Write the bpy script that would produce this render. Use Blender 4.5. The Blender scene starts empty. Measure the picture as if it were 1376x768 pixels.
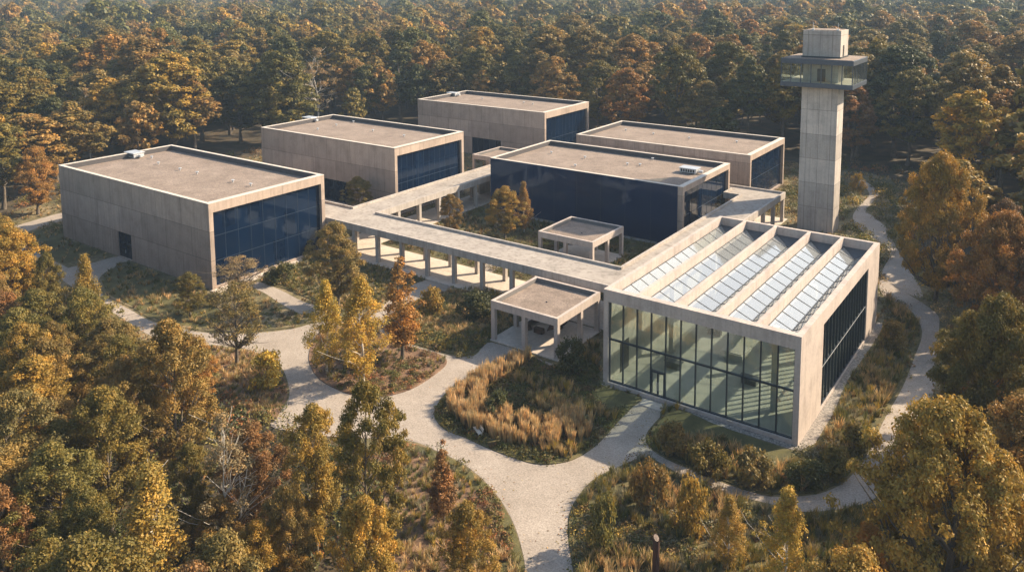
import bpy, math, random
import numpy as np
from mathutils import Vector, Matrix

# ------------------------------------------------------------------ camera, sky, sun, exposure
S = bpy.context.scene
COL = S.collection
CAM = np.array([22.29159, -80.92643, 47.99999]); YAW, PITCH, ROLL = 2.1961, 0.119347, -0.0072154
FPX, PPY = 1088.095, 105.4907
_fw = np.array([math.cos(PITCH)*math.cos(YAW), math.cos(PITCH)*math.sin(YAW), -math.sin(PITCH)])
_rt = np.array([math.sin(YAW), -math.cos(YAW), 0.0]); _up = np.cross(_rt, _fw)
_r = _rt*math.cos(ROLL)+_up*math.sin(ROLL); _u = -_rt*math.sin(ROLL)+_up*math.cos(ROLL)
cd = bpy.data.cameras.new('camera'); cam = bpy.data.objects.new('camera', cd); COL.objects.link(cam)
cd.sensor_width = 36; cd.lens = FPX/1376*36; cd.shift_y = -(384-PPY)/1376
cd.clip_start = 0.5; cd.clip_end = 20000
cam.matrix_world = Matrix(((_r[0], _u[0], -_fw[0], CAM[0]), (_r[1], _u[1], -_fw[1], CAM[1]),
                           (_r[2], _u[2], -_fw[2], CAM[2]), (0, 0, 0, 1)))
S.camera = cam
SUN_EL, SUN_AZ = math.radians(33.5), math.radians(37.3)      # azimuth clockwise from +Y
w = bpy.data.worlds.new('World'); S.world = w; w.use_nodes = True
nt = w.node_tree; sky = nt.nodes.new('ShaderNodeTexSky'); sky.sky_type = 'NISHITA'; sky.sun_disc = False
sky.sun_elevation = SUN_EL; sky.sun_rotation = SUN_AZ; sky.air_density = 1.3; sky.dust_density = 2.0; sky.ozone_density = 1.0
nt.links.new(sky.outputs[0], nt.nodes['Background'].inputs[0]); nt.nodes['Background'].inputs[1].default_value = 0.115
ld = bpy.data.lights.new('sun', 'SUN'); ld.energy = 5.0; ld.angle = math.radians(0.6); ld.color = (1.0, 0.83, 0.61)
sun = bpy.data.objects.new('sun', ld); COL.objects.link(sun)
sd = Vector((math.sin(SUN_AZ)*math.cos(SUN_EL), math.cos(SUN_AZ)*math.cos(SUN_EL), math.sin(SUN_EL)))
sun.rotation_euler = sd.to_track_quat('Z', 'Y').to_euler()
S.view_settings.view_transform = 'Standard'; S.view_settings.look = 'None'; S.view_settings.gamma = 1
S.view_settings.use_curve_mapping = False; S.view_settings.exposure = 1.02
S.render.engine = 'CYCLES'; S.cycles.max_bounces = 6; S.cycles.diffuse_bounces = 3; S.cycles.transparent_max_bounces = 12
S.cycles.volume_bounces = 0; S.cycles.use_denoising = True
rnd = random.Random(7); R = np.random.default_rng(11)

def ray(px, py): return _fw+_r*(px-688)/FPX-_u*(py-PPY)/FPX
def at(px, py, z=0.0):
    d = ray(px, py); return CAM+d*(z-CAM[2])/d[2]
def onplane(px, py, ax, v):
    d = ray(px, py); return CAM+d*(v-CAM[ax])/d[ax]
def pix(x, y, z):
    d = np.array([x, y, z])-CAM; k = d@_fw
    return 688+FPX*(d@_r)/k, PPY-FPX*(d@_u)/k, k

# ------------------------------------------------------------------ materials
def mat(name):
    m = bpy.data.materials.new(name); m.use_nodes = True
    return m, m.node_tree, m.node_tree.nodes, m.node_tree.links, m.node_tree.nodes['Principled BSDF']
def mathn(N, L, op, a, b=None, c=None, clamp=False):
    n = N.new('ShaderNodeMath'); n.operation = op; n.use_clamp = clamp
    for i, v in enumerate((a, b, c)):
        if v is None: continue
        if isinstance(v, (int, float)): n.inputs[i].default_value = v
        else: L.new(v, n.inputs[i])
    return n.outputs[0]
def noise(N, L, vec, scale, detail=4, rough=0.55, dim='3D'):
    n = N.new('ShaderNodeTexNoise'); n.inputs['Scale'].default_value = scale; n.inputs['Detail'].default_value = detail
    n.inputs['Roughness'].default_value = rough
    if vec is not None: L.new(vec, n.inputs['Vector'])
    return n.outputs['Fac']
def ramp(N, L, fac, stops):
    n = N.new('ShaderNodeValToRGB'); L.new(fac, n.inputs[0]); e = n.color_ramp.elements
    while len(e) > 1: e.remove(e[-1])
    e[0].position = stops[0][0]; e[0].color = (*stops[0][1], 1)
    for p, c in stops[1:]:
        k = e.new(p); k.color = (*c, 1)
    return n.outputs[0]
def mix(N, L, mode, fac, a, b):
    n = N.new('ShaderNodeMix'); n.data_type = 'RGBA'; n.blend_type = mode
    for s, v in ((n.inputs[0], fac), (n.inputs[6], a), (n.inputs[7], b)):
        if isinstance(v, (int, float)): s.default_value = v
        elif isinstance(v, tuple): s.default_value = (*v, 1)
        else: L.new(v, s)
    return n.outputs[2]
def texco(N): return N.new('ShaderNodeTexCoord').outputs['Object']

def concrete(name, base, panel=(4.2, 2.1), joint=0.55, vary=0.16, streak=0.25, mortar=0.03, tone=None):
    m, t, N, L, P = mat(name); o = texco(N)
    sp = N.new('ShaderNodeSeparateXYZ'); L.new(o, sp.inputs[0])
    g = N.new('ShaderNodeNewGeometry'); gn = N.new('ShaderNodeSeparateXYZ'); L.new(g.outputs['Normal'], gn.inputs[0])
    u = mathn(N, L, 'ADD', sp.outputs[0], sp.outputs[1])
    cb = N.new('ShaderNodeCombineXYZ'); L.new(u, cb.inputs[0]); L.new(sp.outputs[2], cb.inputs[1])
    br = N.new('ShaderNodeTexBrick'); br.offset = 0.0 if name == 'tower_concrete' else 0.37; br.squash = 1; L.new(cb.outputs[0], br.inputs['Vector'])
    br.inputs['Scale'].default_value = 1; br.inputs['Mortar Size'].default_value = mortar; br.inputs['Mortar Smooth'].default_value = 0.4
    br.inputs['Brick Width'].default_value = panel[0]; br.inputs['Row Height'].default_value = panel[1]
    br.inputs['Color1'].default_value = (1-vary,)*3+(1,); br.inputs['Color2'].default_value = (1+vary*0.4,)*3+(1,)
    br.inputs['Mortar'].default_value = (joint,)*3+(1,); br.inputs['Bias'].default_value = 0.1
    vert = mathn(N, L, 'LESS_THAN', mathn(N, L, 'ABSOLUTE', gn.outputs[2]), 0.5)
    pc = br.outputs['Color']
    if tone:
        b2 = N.new('ShaderNodeTexBrick'); b2.offset = 0.43; L.new(cb.outputs[0], b2.inputs['Vector'])
        b2.inputs['Scale'].default_value = 1; b2.inputs['Mortar Size'].default_value = 0; b2.inputs['Brick Width'].default_value = tone[0]; b2.inputs['Row Height'].default_value = tone[1]
        b2.inputs['Color1'].default_value = (1-tone[2],)*3+(1,); b2.inputs['Color2'].default_value = (1+tone[2]*.5,)*3+(1,); b2.inputs['Bias'].default_value = 0.0
        pc = mix(N, L, 'MULTIPLY', 1.0, pc, b2.outputs['Color'])
    pan = mix(N, L, 'MIX', vert, (1.0, 1.0, 1.0), pc)
    n1 = noise(N, L, o, 0.35, 6, 0.62); n2 = noise(N, L, o, 3.5, 5, 0.65)
    mp = N.new('ShaderNodeMapping'); mp.inputs['Scale'].default_value = (2.2, 2.2, 0.12); L.new(o, mp.inputs[0])
    n3 = noise(N, L, mp.outputs[0], 1.0, 4, 0.6)
    c = mix(N, L, 'MULTIPLY', 1.0, base, pan)
    c = mix(N, L, 'MULTIPLY', 1.0, c, ramp(N, L, n1, [(0.3, (0.78, 0.77, 0.76)), (0.5, (1, 1, 1)), (0.72, (1.12, 1.1, 1.07))]))
    c = mix(N, L, 'MULTIPLY', 0.6, c, ramp(N, L, n2, [(0.3, (0.8, 0.8, 0.8)), (0.6, (1.08, 1.08, 1.08))]))
    c = mix(N, L, 'MULTIPLY', streak, c, ramp(N, L, n3, [(0.35, (0.55, 0.54, 0.52)), (0.55, (1, 1, 1))]))
    L.new(c, P.inputs['Base Color']); P.inputs['Roughness'].default_value = 0.85
    b = N.new('ShaderNodeBump'); b.inputs['Strength'].default_value = 0.25; b.inputs['Distance'].default_value = 0.03
    L.new(noise(N, L, o, 9, 5, 0.7), b.inputs['Height']); L.new(b.outputs[0], P.inputs['Normal'])
    return m
def mottled(name, stops, scale=0.5, fine=12, finefac=0.5, rough=0.95, bump=0.3, scale2=None, stops2=None):
    m, t, N, L, P = mat(name); o = texco(N)
    c = ramp(N, L, noise(N, L, o, scale, 6, 0.6), stops)
    if scale2: c = mix(N, L, 'MULTIPLY', 1.0, c, ramp(N, L, noise(N, L, o, scale2, 3, 0.5), stops2))
    f = noise(N, L, o, fine, 4, 0.8)
    c = mix(N, L, 'MULTIPLY', finefac, c, ramp(N, L, f, [(0.3, (0.45, 0.45, 0.45)), (0.5, (1, 1, 1)), (0.7, (1.5, 1.5, 1.5))]))
    L.new(c, P.inputs['Base Color']); P.inputs['Roughness'].default_value = rough
    b = N.new('ShaderNodeBump'); b.inputs['Strength'].default_value = bump; b.inputs['Distance'].default_value = 0.05
    L.new(f, b.inputs['Height']); L.new(b.outputs[0], P.inputs['Normal'])
    return m
def plain(name, col, rough=0.5, metal=0.0, spec=0.5):
    m, t, N, L, P = mat(name); o = texco(N)
    c = mix(N, L, 'MULTIPLY', 0.5, col, ramp(N, L, noise(N, L, o, 2.5, 5), [(0.3, (0.75, 0.75, 0.75)), (0.65, (1.1, 1.1, 1.1))]))
    L.new(c, P.inputs['Base Color']); P.inputs['Roughness'].default_value = rough; P.inputs['Metallic'].default_value = metal
    P.inputs['Specular IOR Level'].default_value = spec
    return m
def glass(name, tint, gloss_tint, base_refl, rough=0.02, diffuse=0.0):
    """architectural glass: see-through pane with a fresnel mirror coat"""
    m, t, N, L, P = mat(name); N.remove(P); out = N['Material Output']
    tr = N.new('ShaderNodeBsdfTransparent'); tr.inputs[0].default_value = (*tint, 1)
    gl = N.new('ShaderNodeBsdfGlossy'); gl.inputs['Color'].default_value = (*gloss_tint, 1); gl.inputs['Roughness'].default_value = rough
    fr = N.new('ShaderNodeLayerWeight'); fr.inputs[0].default_value = 0.5
    f = mathn(N, L, 'MULTIPLY_ADD', mathn(N, L, 'POWER', fr.outputs['Facing'], 5.0), 0.9, base_refl+.04, clamp=True)
    ms = N.new('ShaderNodeMixShader'); L.new(f, ms.inputs[0]); L.new(tr.outputs[0], ms.inputs[1]); L.new(gl.outputs[0], ms.inputs[2])
    last = ms.outputs[0]
    if diffuse:
        df = N.new('ShaderNodeBsdfDiffuse'); df.inputs[0].default_value = (0.8, 0.84, 0.86, 1)
        m2 = N.new('ShaderNodeMixShader'); m2.inputs[0].default_value = diffuse
        L.new(last, m2.inputs[1]); L.new(df.outputs[0], m2.inputs[2]); last = m2.outputs[0]
    L.new(last, out.inputs[0]); return m
def navy(name, panes=(2.4, 4.7)):
    m, t, N, L, P = mat(name); o = texco(N)
    sp = N.new('ShaderNodeSeparateXYZ'); L.new(o, sp.inputs[0])
    cb = N.new('ShaderNodeCombineXYZ'); L.new(mathn(N, L, 'ADD', sp.outputs[0], sp.outputs[1]), cb.inputs[0]); L.new(sp.outputs[2], cb.inputs[1])
    br = N.new('ShaderNodeTexBrick'); br.offset = 0; L.new(cb.outputs[0], br.inputs['Vector'])
    br.inputs['Brick Width'].default_value = panes[0]; br.inputs['Row Height'].default_value = panes[1]; br.inputs['Scale'].default_value = 1
    br.inputs['Mortar Size'].default_value = 0.0
    br.inputs['Color1'].default_value = (0.0015, 0.007, 0.022, 1); br.inputs['Color2'].default_value = (0.0025, 0.011, 0.032, 1)
    L.new(br.outputs['Color'], P.inputs['Base Color'])
    P.inputs['Roughness'].default_value = 0.04; P.inputs['Specular IOR Level'].default_value = 0.45
    P.inputs['Specular Tint'].default_value = (0.5, 0.7, 1.0, 1)
    b = N.new('ShaderNodeBump'); b.inputs['Strength'].default_value = 0.16; b.inputs['Distance'].default_value = 0.05
    L.new(noise(N, L, o, 0.5, 2), b.inputs['Height']); L.new(b.outputs[0], P.inputs['Normal'])
    return m
M = {}
M['conc'] = concrete('warm_concrete', (0.385, 0.298, 0.24), panel=(7.3, 4.7), joint=0.5, vary=0.14, mortar=0.06, tone=(14.0, 4.7, 0.15), streak=0.35)
M['conc_hall'] = concrete('pale_concrete', (0.46, 0.385, 0.335), panel=(30, 30), joint=0.9, vary=0.03, streak=0.3)
M['conc_tower'] = concrete('tower_concrete', (0.50, 0.44, 0.385), panel=(2.2, 4.7), joint=0.5, vary=0.06, streak=0.4, mortar=0.05, tone=(40.0, 4.7, 0.22))
M['conc_walk'] = concrete('walkway_concrete', (0.42, 0.37, 0.325), panel=(5.7, 9), joint=0.8, vary=0.05, streak=0.5)
M['lit_coping'] = mottled('lit_coping_stone', [(0.3, (0.50, 0.44, 0.375)), (0.7, (0.60, 0.535, 0.46))], 0.8, 10, 0.2)  # paler than the walls: sun on the parapet tops is painted in
M['roofgravel'] = mottled('roof_gravel', [(0.3, (0.185, 0.138, 0.105)), (0.5, (0.235, 0.178, 0.138)), (0.7, (0.275, 0.212, 0.166))], 0.25, 4.5, 1.0, bump=0.6,
                          scale2=0.9, stops2=[(0.3, (0.85, 0.85, 0.85)), (0.6, (1.04, 1.04, 1.04))])
M['walkroof'] = mottled('walkway_roof_screed', [(0.25, (0.22, 0.195, 0.165)), (0.45, (0.31, 0.27, 0.232)), (0.7, (0.38, 0.335, 0.285))], 0.35, 14, 0.25,
                        scale2=1.7, stops2=[(0.3, (0.72, 0.7, 0.68)), (0.52, (1.03, 1.03, 1.03))])
M['path'] = mottled('gravel_path', [(0.3, (0.275, 0.228, 0.182)), (0.55, (0.33, 0.277, 0.226)), (0.75, (0.375, 0.318, 0.262))], 0.22, 6, 0.75, bump=0.5,
                    scale2=1.4, stops2=[(0.3, (0.94, 0.935, 0.93)), (0.55, (1.02, 1.02, 1.02))])
M['pebble'] = mottled('pebble_strip', [(0.3, (0.14, 0.125, 0.11)), (0.6, (0.30, 0.265, 0.23))], 3, 6, 0.9, bump=0.8)
M['paving'] = concrete('pale_paving', (0.55, 0.47, 0.39), panel=(3, 3), joint=0.75, vary=0.05)
M['litter'] = mottled('forest_floor', [(0.3, (0.030, 0.024, 0.012)), (0.5, (0.06, 0.043, 0.02)), (0.65, (0.095, 0.062, 0.028))], 0.25, 5, 0.8, bump=0.8)
M['meadow'] = mottled('dry_meadow', [(0.3, (0.06, 0.055, 0.02)), (0.48, (0.13, 0.105, 0.045)), (0.62, (0.22, 0.165, 0.085))], 0.12, 4, 0.8, bump=0.8,
                      scale2=1.2, stops2=[(0.35, (0.6, 0.62, 0.55)), (0.55, (1.1, 1.1, 1.1))])
M['lawn'] = mottled('mown_lawn', [(0.3, (0.06, 0.056, 0.018)), (0.55, (0.098, 0.086, 0.027)), (0.72, (0.15, 0.12, 0.04))], 0.5, 7, 0.7, bump=0.8)
M['bark_mulch'] = mottled('bark_mulch', [(0.3, (0.09, 0.05, 0.028)), (0.55, (0.19, 0.11, 0.06)), (0.7, (0.26, 0.155, 0.09))], 0.5, 6, 0.85, bump=0.9)
M['soil'] = mottled('planting_soil', [(0.3, (0.05, 0.045, 0.018)), (0.5, (0.10, 0.085, 0.03)), (0.68, (0.16, 0.12, 0.05))], 0.6, 6, 0.8, bump=0.9)
M['navy'] = navy('navy_glass'); M['navyflat'] = navy('navy_wall_glass', (6.2, 20)); M['navyflat'].node_tree.nodes['Brick Texture'].inputs['Color1'].default_value = (.003, .014, .045, 1); M['navyflat'].node_tree.nodes['Brick Texture'].inputs['Color2'].default_value = (.004, .018, .056, 1)
M['bar'] = plain('dark_glazing_bar', (0.022, 0.033, 0.045), 0.4, 0.3)
M['navybar'] = plain('navy_glazing_bar', (0.025, 0.04, 0.065), 0.4, 0.2)
M['hallglass'] = glass('hall_glass', (0.85, 0.92, 0.92), (0.85, 0.95, 0.97), 0.05)
M['sideglass'] = glass('side_glass', (0.93, 0.96, 0.94), (0.85, 0.9, 0.88), 0.10)
M['skyglass'] = glass('roof_light_glass', (0.93, 0.97, 0.95), (0.95, 0.97, 0.96), 0.24, 0.05, 0.18)
M['cabglass'] = glass('cabin_glass', (0.88, 0.92, 0.90), (0.9, 0.92, 0.9), 0.02)
M['shadestrip'] = plain('painted_shade', (0.065, 0.058, 0.06), 0.8)  # near black, paints the shade inside the gallery parapets
M['shadestrip2'] = plain('grey_painted_shade', (0.14, 0.13, 0.125), 0.8)  # softer grey for the painted shade inside the pavilion parapets
M['zinc'] = plain('grey_zinc_panel', (0.11, 0.115, 0.12), 0.45, 0.5)
M['fascia'] = plain('slate_fascia', (0.075, 0.09, 0.115), 0.4, 0.3)
M['lightmetal'] = plain('galvanised_metal', (0.55, 0.56, 0.57), 0.4, 0.4)
M['intfloor'] = mottled('hall_floor', [(0.3, (0.29, 0.28, 0.23)), (0.7, (0.37, 0.355, 0.295))], 0.4, 8, 0.1, 0.6, 0.02)
M['plaster'] = mottled('interior_plaster', [(0.3, (0.33, 0.31, 0.265)), (0.7, (0.40, 0.375, 0.32))], 0.4, 8, 0.08, 0.8, 0.02)
M['dark'] = plain('dark_opening', (0.015, 0.018, 0.022), 0.5)
M['corten'] = mottled('weathered_steel', [(0.3, (0.035, 0.014, 0.010)), (0.7, (0.08, 0.03, 0.016))], 2, 14, 0.5, 0.8)
M['bronze'] = mottled('dark_bronze', [(0.3, (0.035, 0.02, 0.014)), (0.7, (0.10, 0.05, 0.03))], 1.5, 10, 0.4, 0.5)
M['whitewood'] = mottled('pale_timber', [(0.3, (0.55, 0.5, 0.42)), (0.7, (0.7, 0.65, 0.56))], 2, 12, 0.3, 0.7)
M['bark'] = mottled('grey_brown_bark', [(0.3, (0.07, 0.055, 0.04)), (0.7, (0.17, 0.135, 0.10))], 1.5, 9, 0.6, 0.95)
M['birchbark'] = mottled('white_birch_bark', [(0.3, (0.14, 0.11, 0.08)), (0.4, (0.50, 0.44, 0.36)), (0.7, (0.66, 0.59, 0.50))], 1.8, 9, 0.4, 0.8)

def leafmat(name, mode='object'):
    m, t, N, L, P = mat(name); out = N['Material Output']
    oi = N.new('ShaderNodeObjectInfo'); a = N.new('ShaderNodeAttribute'); a.attribute_name = 'tint'
    if mode == 'object': c0 = oi.outputs['Color']
    elif mode == 'random':
        c0 = ramp(N, L, oi.outputs['Random'], FOREST_STOPS)
        c0.node.color_ramp.interpolation = 'CONSTANT'
    else:
        b = N.new('ShaderNodeAttribute'); b.attribute_name = 'col'; c0 = b.outputs['Color']
    tv = ramp(N, L, a.outputs['Fac'], [(0.0, (0.50, 0.60, 0.60)), (0.45, (0.92, 0.97, 1.0)), (0.75, (1.25, 1.15, 1.0)), (1.0, (1.75, 1.45, 1.1))])
    c = mix(N, L, 'MULTIPLY', 1.0, c0, tv)
    L.new(c, P.inputs['Base Color']); P.inputs['Roughness'].default_value = 0.55; P.inputs['Specular IOR Level'].default_value = 0.25
    tl = N.new('ShaderNodeBsdfTranslucent'); L.new(c, tl.inputs[0])
    ms = N.new('ShaderNodeMixShader'); ms.inputs[0].default_value = 0.28
    L.new(P.outputs[0], ms.inputs[1]); L.new(tl.outputs[0], ms.inputs[2]); L.new(ms.outputs[0], out.inputs[0])
    return m
PAL = {'olive': (0.185, 0.140, 0.032), 'dark green': (0.082, 0.080, 0.026), 'gold': (0.33, 0.205, 0.04), 'orange': (0.34, 0.165, 0.038),
       'rust brown': (0.24, 0.125, 0.045), 'yellow': (0.44, 0.285, 0.045), 'brown olive': (0.235, 0.160, 0.046), 'mid green': (0.130, 0.118, 0.032),
       'tan': (0.32, 0.215, 0.10), 'bronze': (0.29, 0.168, 0.046)}
_b = lambda n_, k=1.15: tuple(v*k for v in PAL[n_])
FOREST_STOPS = [(0.0, _b('olive')), (0.2, _b('brown olive')), (0.37, _b('bronze')), (0.46, _b('mid green')), (0.62, _b('dark green')), (0.70, _b('gold')),
                (0.80, _b('olive')), (0.88, _b('mid green', 1.4)), (0.95, _b('rust brown')), (0.98, _b('orange'))]
M['leaf'] = leafmat('leaves'); M['forestleaf'] = leafmat('forest_leaves', 'random'); M['cover'] = leafmat('ground_cover_leaves', 'col')

# ------------------------------------------------------------------ helpers
LOC = {}
def empty(name, loc, label, cat, group=None):
    o = bpy.data.objects.new(name, None); COL.objects.link(o); o.location = loc; o.empty_display_size = 0.5
    LOC[o.name] = np.array(loc, float); o['label'] = label; o['category'] = cat
    if group: o['group'] = group
    return o
class MB:
    def __init__(s): s.v = []; s.f = []
    def box(s, x0, x1, y0, y1, z0, z1):
        n = len(s.v)
        s.v += [(x0, y0, z0), (x1, y0, z0), (x1, y1, z0), (x0, y1, z0), (x0, y0, z1), (x1, y0, z1), (x1, y1, z1), (x0, y1, z1)]
        s.f += [(n+3, n+2, n+1, n), (n+4, n+5, n+6, n+7), (n, n+1, n+5, n+4), (n+1, n+2, n+6, n+5), (n+2, n+3, n+7, n+6), (n+3, n, n+4, n+7)]
        return s
    def prism(s, pts, z0, z1):
        n = len(s.v); k = len(pts)
        a = sum(pts[i][0]*pts[(i+1) % k][1]-pts[(i+1) % k][0]*pts[i][1] for i in range(k))
        if a < 0: pts = pts[::-1]
        s.v += [(p[0], p[1], z0) for p in pts]+[(p[0], p[1], z1) for p in pts]
        s.f.append(tuple(range(n+k, n+2*k)))
        s.f += [(n+i, n+(i+1) % k, n+k+(i+1) % k, n+k+i) for i in range(k)]
        return s
    def quad(s, *p):
        n = len(s.v); s.v += [tuple(q) for q in p]; s.f.append(tuple(range(n, n+len(p)))); return s
    def bar(s, a, b, wd, dp=None, up=(0, 0, 1)):
        a = Vector(a); b = Vector(b); d = (b-a).normalized(); side = d.cross(Vector(up)).normalized(); u2 = side.cross(d)
        dp = dp or wd; n = len(s.v)
        for p in (a, b):
            for i, j in ((-1, -1), (1, -1), (1, 1), (-1, 1)): s.v.append(tuple(p+side*i*wd/2+u2*j*dp/2))
        s.f += [(n, n+3, n+2, n+1), (n+4, n+5, n+6, n+7)]+[(n+i, n+(i+1) % 4, n+4+(i+1) % 4, n+4+i) for i in range(4)]
        return s
    def build(s, name, m, parent=None, kind=None, bevel=0.0, smooth=False, origin=None):
        me = bpy.data.meshes.new(name); off = np.zeros(3)
        if parent is not None: off = LOC[parent.name]
        elif origin is not None: off = np.array(origin, float)
        v = [(a[0]-off[0], a[1]-off[1], a[2]-off[2]) for a in s.v]
        me.from_pydata(v, [], s.f); me.materials.append(m)
        if smooth: me.polygons.foreach_set('use_smooth', [True]*len(me.polygons))
        o = bpy.data.objects.new(name, me); COL.objects.link(o)
        if parent is not None: o.parent = parent; LOC[o.name] = off
        elif origin is not None: o.location = origin
        if kind: o['kind'] = kind
        if bevel:
            b = o.modifiers.new('edge', 'BEVEL'); b.width = bevel; b.segments = 2; b.limit_method = 'ANGLE'
        return o
def smoothpoly(pts, sub=5):
    n = len(pts); out = []
    for i in range(n):
        p0, p1, p2, p3 = (np.array(pts[(i+j-1) % n], float) for j in range(4))
        for k in range(sub):
            t = k/sub
            out.append(tuple(0.5*((2*p1)+(-p0+p2)*t+(2*p0-5*p1+4*p2-p3)*t*t+(-p0+3*p1-3*p2+p3)*t**3)))
    return out
def gpoly(px, smooth=True):
    w_ = [tuple(at(*p)[:2]) for p in px]
    return smoothpoly(w_) if smooth else w_
def inside(pts, poly):
    pts = np.asarray(pts); x, y = pts[:, 0], pts[:, 1]; r = np.zeros(len(pts), bool); n = len(poly)
    for i in range(n):
        xi, yi = poly[i][:2]; xj, yj = poly[i-1][:2]
        c = ((yi > y) != (yj > y)) & (x < (xj-xi)*(y-yi)/((yj-yi) if yj != yi else 1e-9)+xi)
        r ^= c
    return r
from mathutils.geometry import tessellate_polygon
def sheet(name, poly, z, m, kind='structure', rim=0.0):
    """a flat sheet with an arbitrary outline, with a small real edge below it"""
    b = MB(); vs = [Vector((p[0], p[1], z)) for p in poly]
    tri = tessellate_polygon([vs]); b.v = [tuple(v) for v in vs]
    for t_ in tri:
        a, c, d = (vs[i] for i in t_)
        b.f.append(tuple(t_) if (c-a).cross(d-a).z > 0 else tuple(t_)[::-1])
    if rim:
        n = len(b.v); k = len(poly); b.v += [(p[0], p[1], z-rim) for p in poly]
        b.f += [(i, n+i, n+(i+1) % k, (i+1) % k) for i in range(k)]
    return b.build(name, m, kind=kind)

# ------------------------------------------------------------------ ground, paths, beds
MB().quad((-6000, -3000, 0), (4000, -3000, 0), (4000, 7000, 0), (-6000, 7000, 0)).build('ground', M['litter'], kind='structure')
CLEAR = [(-168, 8), (-172, 40), (-160, 70), (-152, 124), (-120, 126), (-60, 128), (-24, 132), (-6, 124), (-4, 100), (-6, 86), (2, 66), (10, 52), (12, 40), (10, 24), (11, 8),
         (13, -6), (11, -20), (3, -30), (-10, -42), (-22, -37), (-30, -31), (-36, -26), (-45, -26), (-52, -30), (-60, -27), (-72, -26), (-84, -25), (-96, -25), (-112, -24), (-126, -24), (-148, -20), (-162, -8)]
sheet('meadow', CLEAR, 0.012, M['meadow'])
PATH = gpoly([(706, 800), (706, 768), (703, 745), (693, 710), (678, 680), (655, 650), (625, 625), (590, 607), (550, 592), (480, 588), (420, 584), (364, 572),
              (381, 548), (389, 526), (376, 491), (340, 472), (303, 465), (250, 462), (205, 452), (160, 425), (120, 400), (80, 372), (92, 360), (118, 355), (160, 344),
              (178, 350), (146, 363), (132, 378), (140, 398), (175, 416), (200, 430), (232, 440), (290, 448), (345, 447), (392, 442), (424, 434), (470, 430),
              (500, 424), (525, 402), (548, 387), (574, 376), (612, 386), (575, 397), (545, 410), (522, 426), (520, 442), (540, 458), (590, 474), (620, 479), (640, 476),
              (661, 460), (745, 490), (800, 515), (862, 528), (904, 545), (885, 562), (868, 584), (872, 600), (892, 615), (930, 632), (970, 648), (1010, 661), (1040, 667), (1090, 665), (1122, 655), (1145, 638),
              (1168, 606), (1190, 560), (1212, 522), (1228, 482), (1239, 445), (1222, 416), (1187, 397), (1184, 376), (1215, 392), (1257, 420), (1262, 440), (1258, 480), (1256, 520), (1240, 560), (1216, 612), (1196, 650),
              (1170, 672), (1133, 683), (1077, 687), (1036, 677), (980, 663), (925, 643), (888, 622), (868, 613), (835, 625), (800, 642), (777, 666), (764, 692), (763, 722), (770, 768), (772, 800)])
sheet('gravel_path', PATH, 0.03, M['path'])
PATH2 = gpoly([(1147, 246), (1162, 252), (1168, 262), (1156, 275), (1146, 290), (1152, 304), (1170, 318), (1196, 340), (1186, 372), (1240, 400), (1215, 350), (1198, 320), (1190, 305), (1172, 290), (1164, 283), (1174, 270), (1180, 260), (1172, 250), (1158, 242)])
sheet('forest_path', PATH2, 0.03, M['path'])
PATH3 = gpoly([(85, 286), (60, 292), (36, 299), (10, 307), (-20, 318), (-60, 340), (-40, 350), (10, 335), (60, 360), (90, 372), (95, 362), (60, 345), (30, 325), (37, 312), (62, 303), (86, 295)])
sheet('side_path', PATH3, 0.026, M['path'])
PATH4 = gpoly([(346, 379), (358, 382), (380, 391), (405, 404), (440, 417), (432, 428), (400, 420), (376, 407), (356, 394), (340, 386)])
sheet('garden_path', PATH4, 0.026, M['path'])
BEDS = {}
def bed(key, name, px, m, z=0.10, smooth=True):
    BEDS[key] = gpoly(px, smooth); sheet(name, BEDS[key], z, m, rim=z)
bed('C', 'birch_bed', [(415, 478), (425, 505), (450, 522), (480, 532), (515, 533), (550, 524), (578, 508), (600, 489), (592, 477), (565, 469), (540, 463), (515, 450), (500, 436), (470, 436), (430, 446)], M['bark_mulch'])
bed('D', 'shrub_bed', [(618, 388), (580, 398), (550, 411), (527, 427), (525, 441), (545, 457), (592, 472), (622, 476), (640, 473), (659, 457), (690, 440), (712, 412), (690, 400), (655, 390)], M['soil'])
bed('E', 'feather_grass_bed', [(584, 560), (588, 543), (602, 526), (628, 510), (662, 491), (692, 479), (712, 478), (745, 493), (770, 478), (800, 462), (808, 470), (806, 508), (812, 519), (861, 533), (850, 547), (830, 567), (808, 592), (785, 610), (760, 621), (725, 624), (695, 617), (655, 602), (625, 588), (598, 577)], M['soil'])
bed('F', 'hall_bed', [(905, 547), (886, 563), (870, 585), (874, 599), (894, 613), (932, 630), (972, 646), (1012, 658), (1042, 664), (1090, 662), (1120, 652), (1143, 635), (1166, 603), (1188, 557), (1209, 520), (1225, 482), (1236, 445), (1220, 420), (1188, 402), (1186, 440), (1140, 510), (1076, 606)], M['soil'])
bed('A', 'gallery_bed', [(178, 353), (148, 365), (135, 379), (143, 397), (178, 414), (202, 428), (234, 438), (290, 446), (345, 445), (392, 440), (422, 432), (426, 424), (395, 420), (368, 408), (345, 395), (325, 390), (287, 396)], M['meadow'], 0.08)
bed('B', 'colonnade_bed', [(350, 375), (385, 389), (425, 405), (462, 418), (498, 417), (523, 399), (547, 384), (572, 375), (540, 366), (505, 357), (470, 349), (432, 340), (390, 355)], M['soil'])
bed('G', 'wild_bed', [(773, 800), (771, 768), (765, 722), (766, 692), (779, 668), (802, 644), (836, 627), (868, 616), (886, 624), (924, 646), (980, 666), (1036, 680), (1077, 690), (1133, 686), (1172, 675), (1200, 652), (1300, 700), (1500, 800), (1400, 1000), (900, 1000)], M['soil'])
bed('I', 'round_bed', [(283, 465), (303, 468), (338, 474), (373, 493), (386, 526), (379, 546), (362, 568), (300, 560), (255, 520), (250, 480)], M['bark_mulch'])
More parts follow.
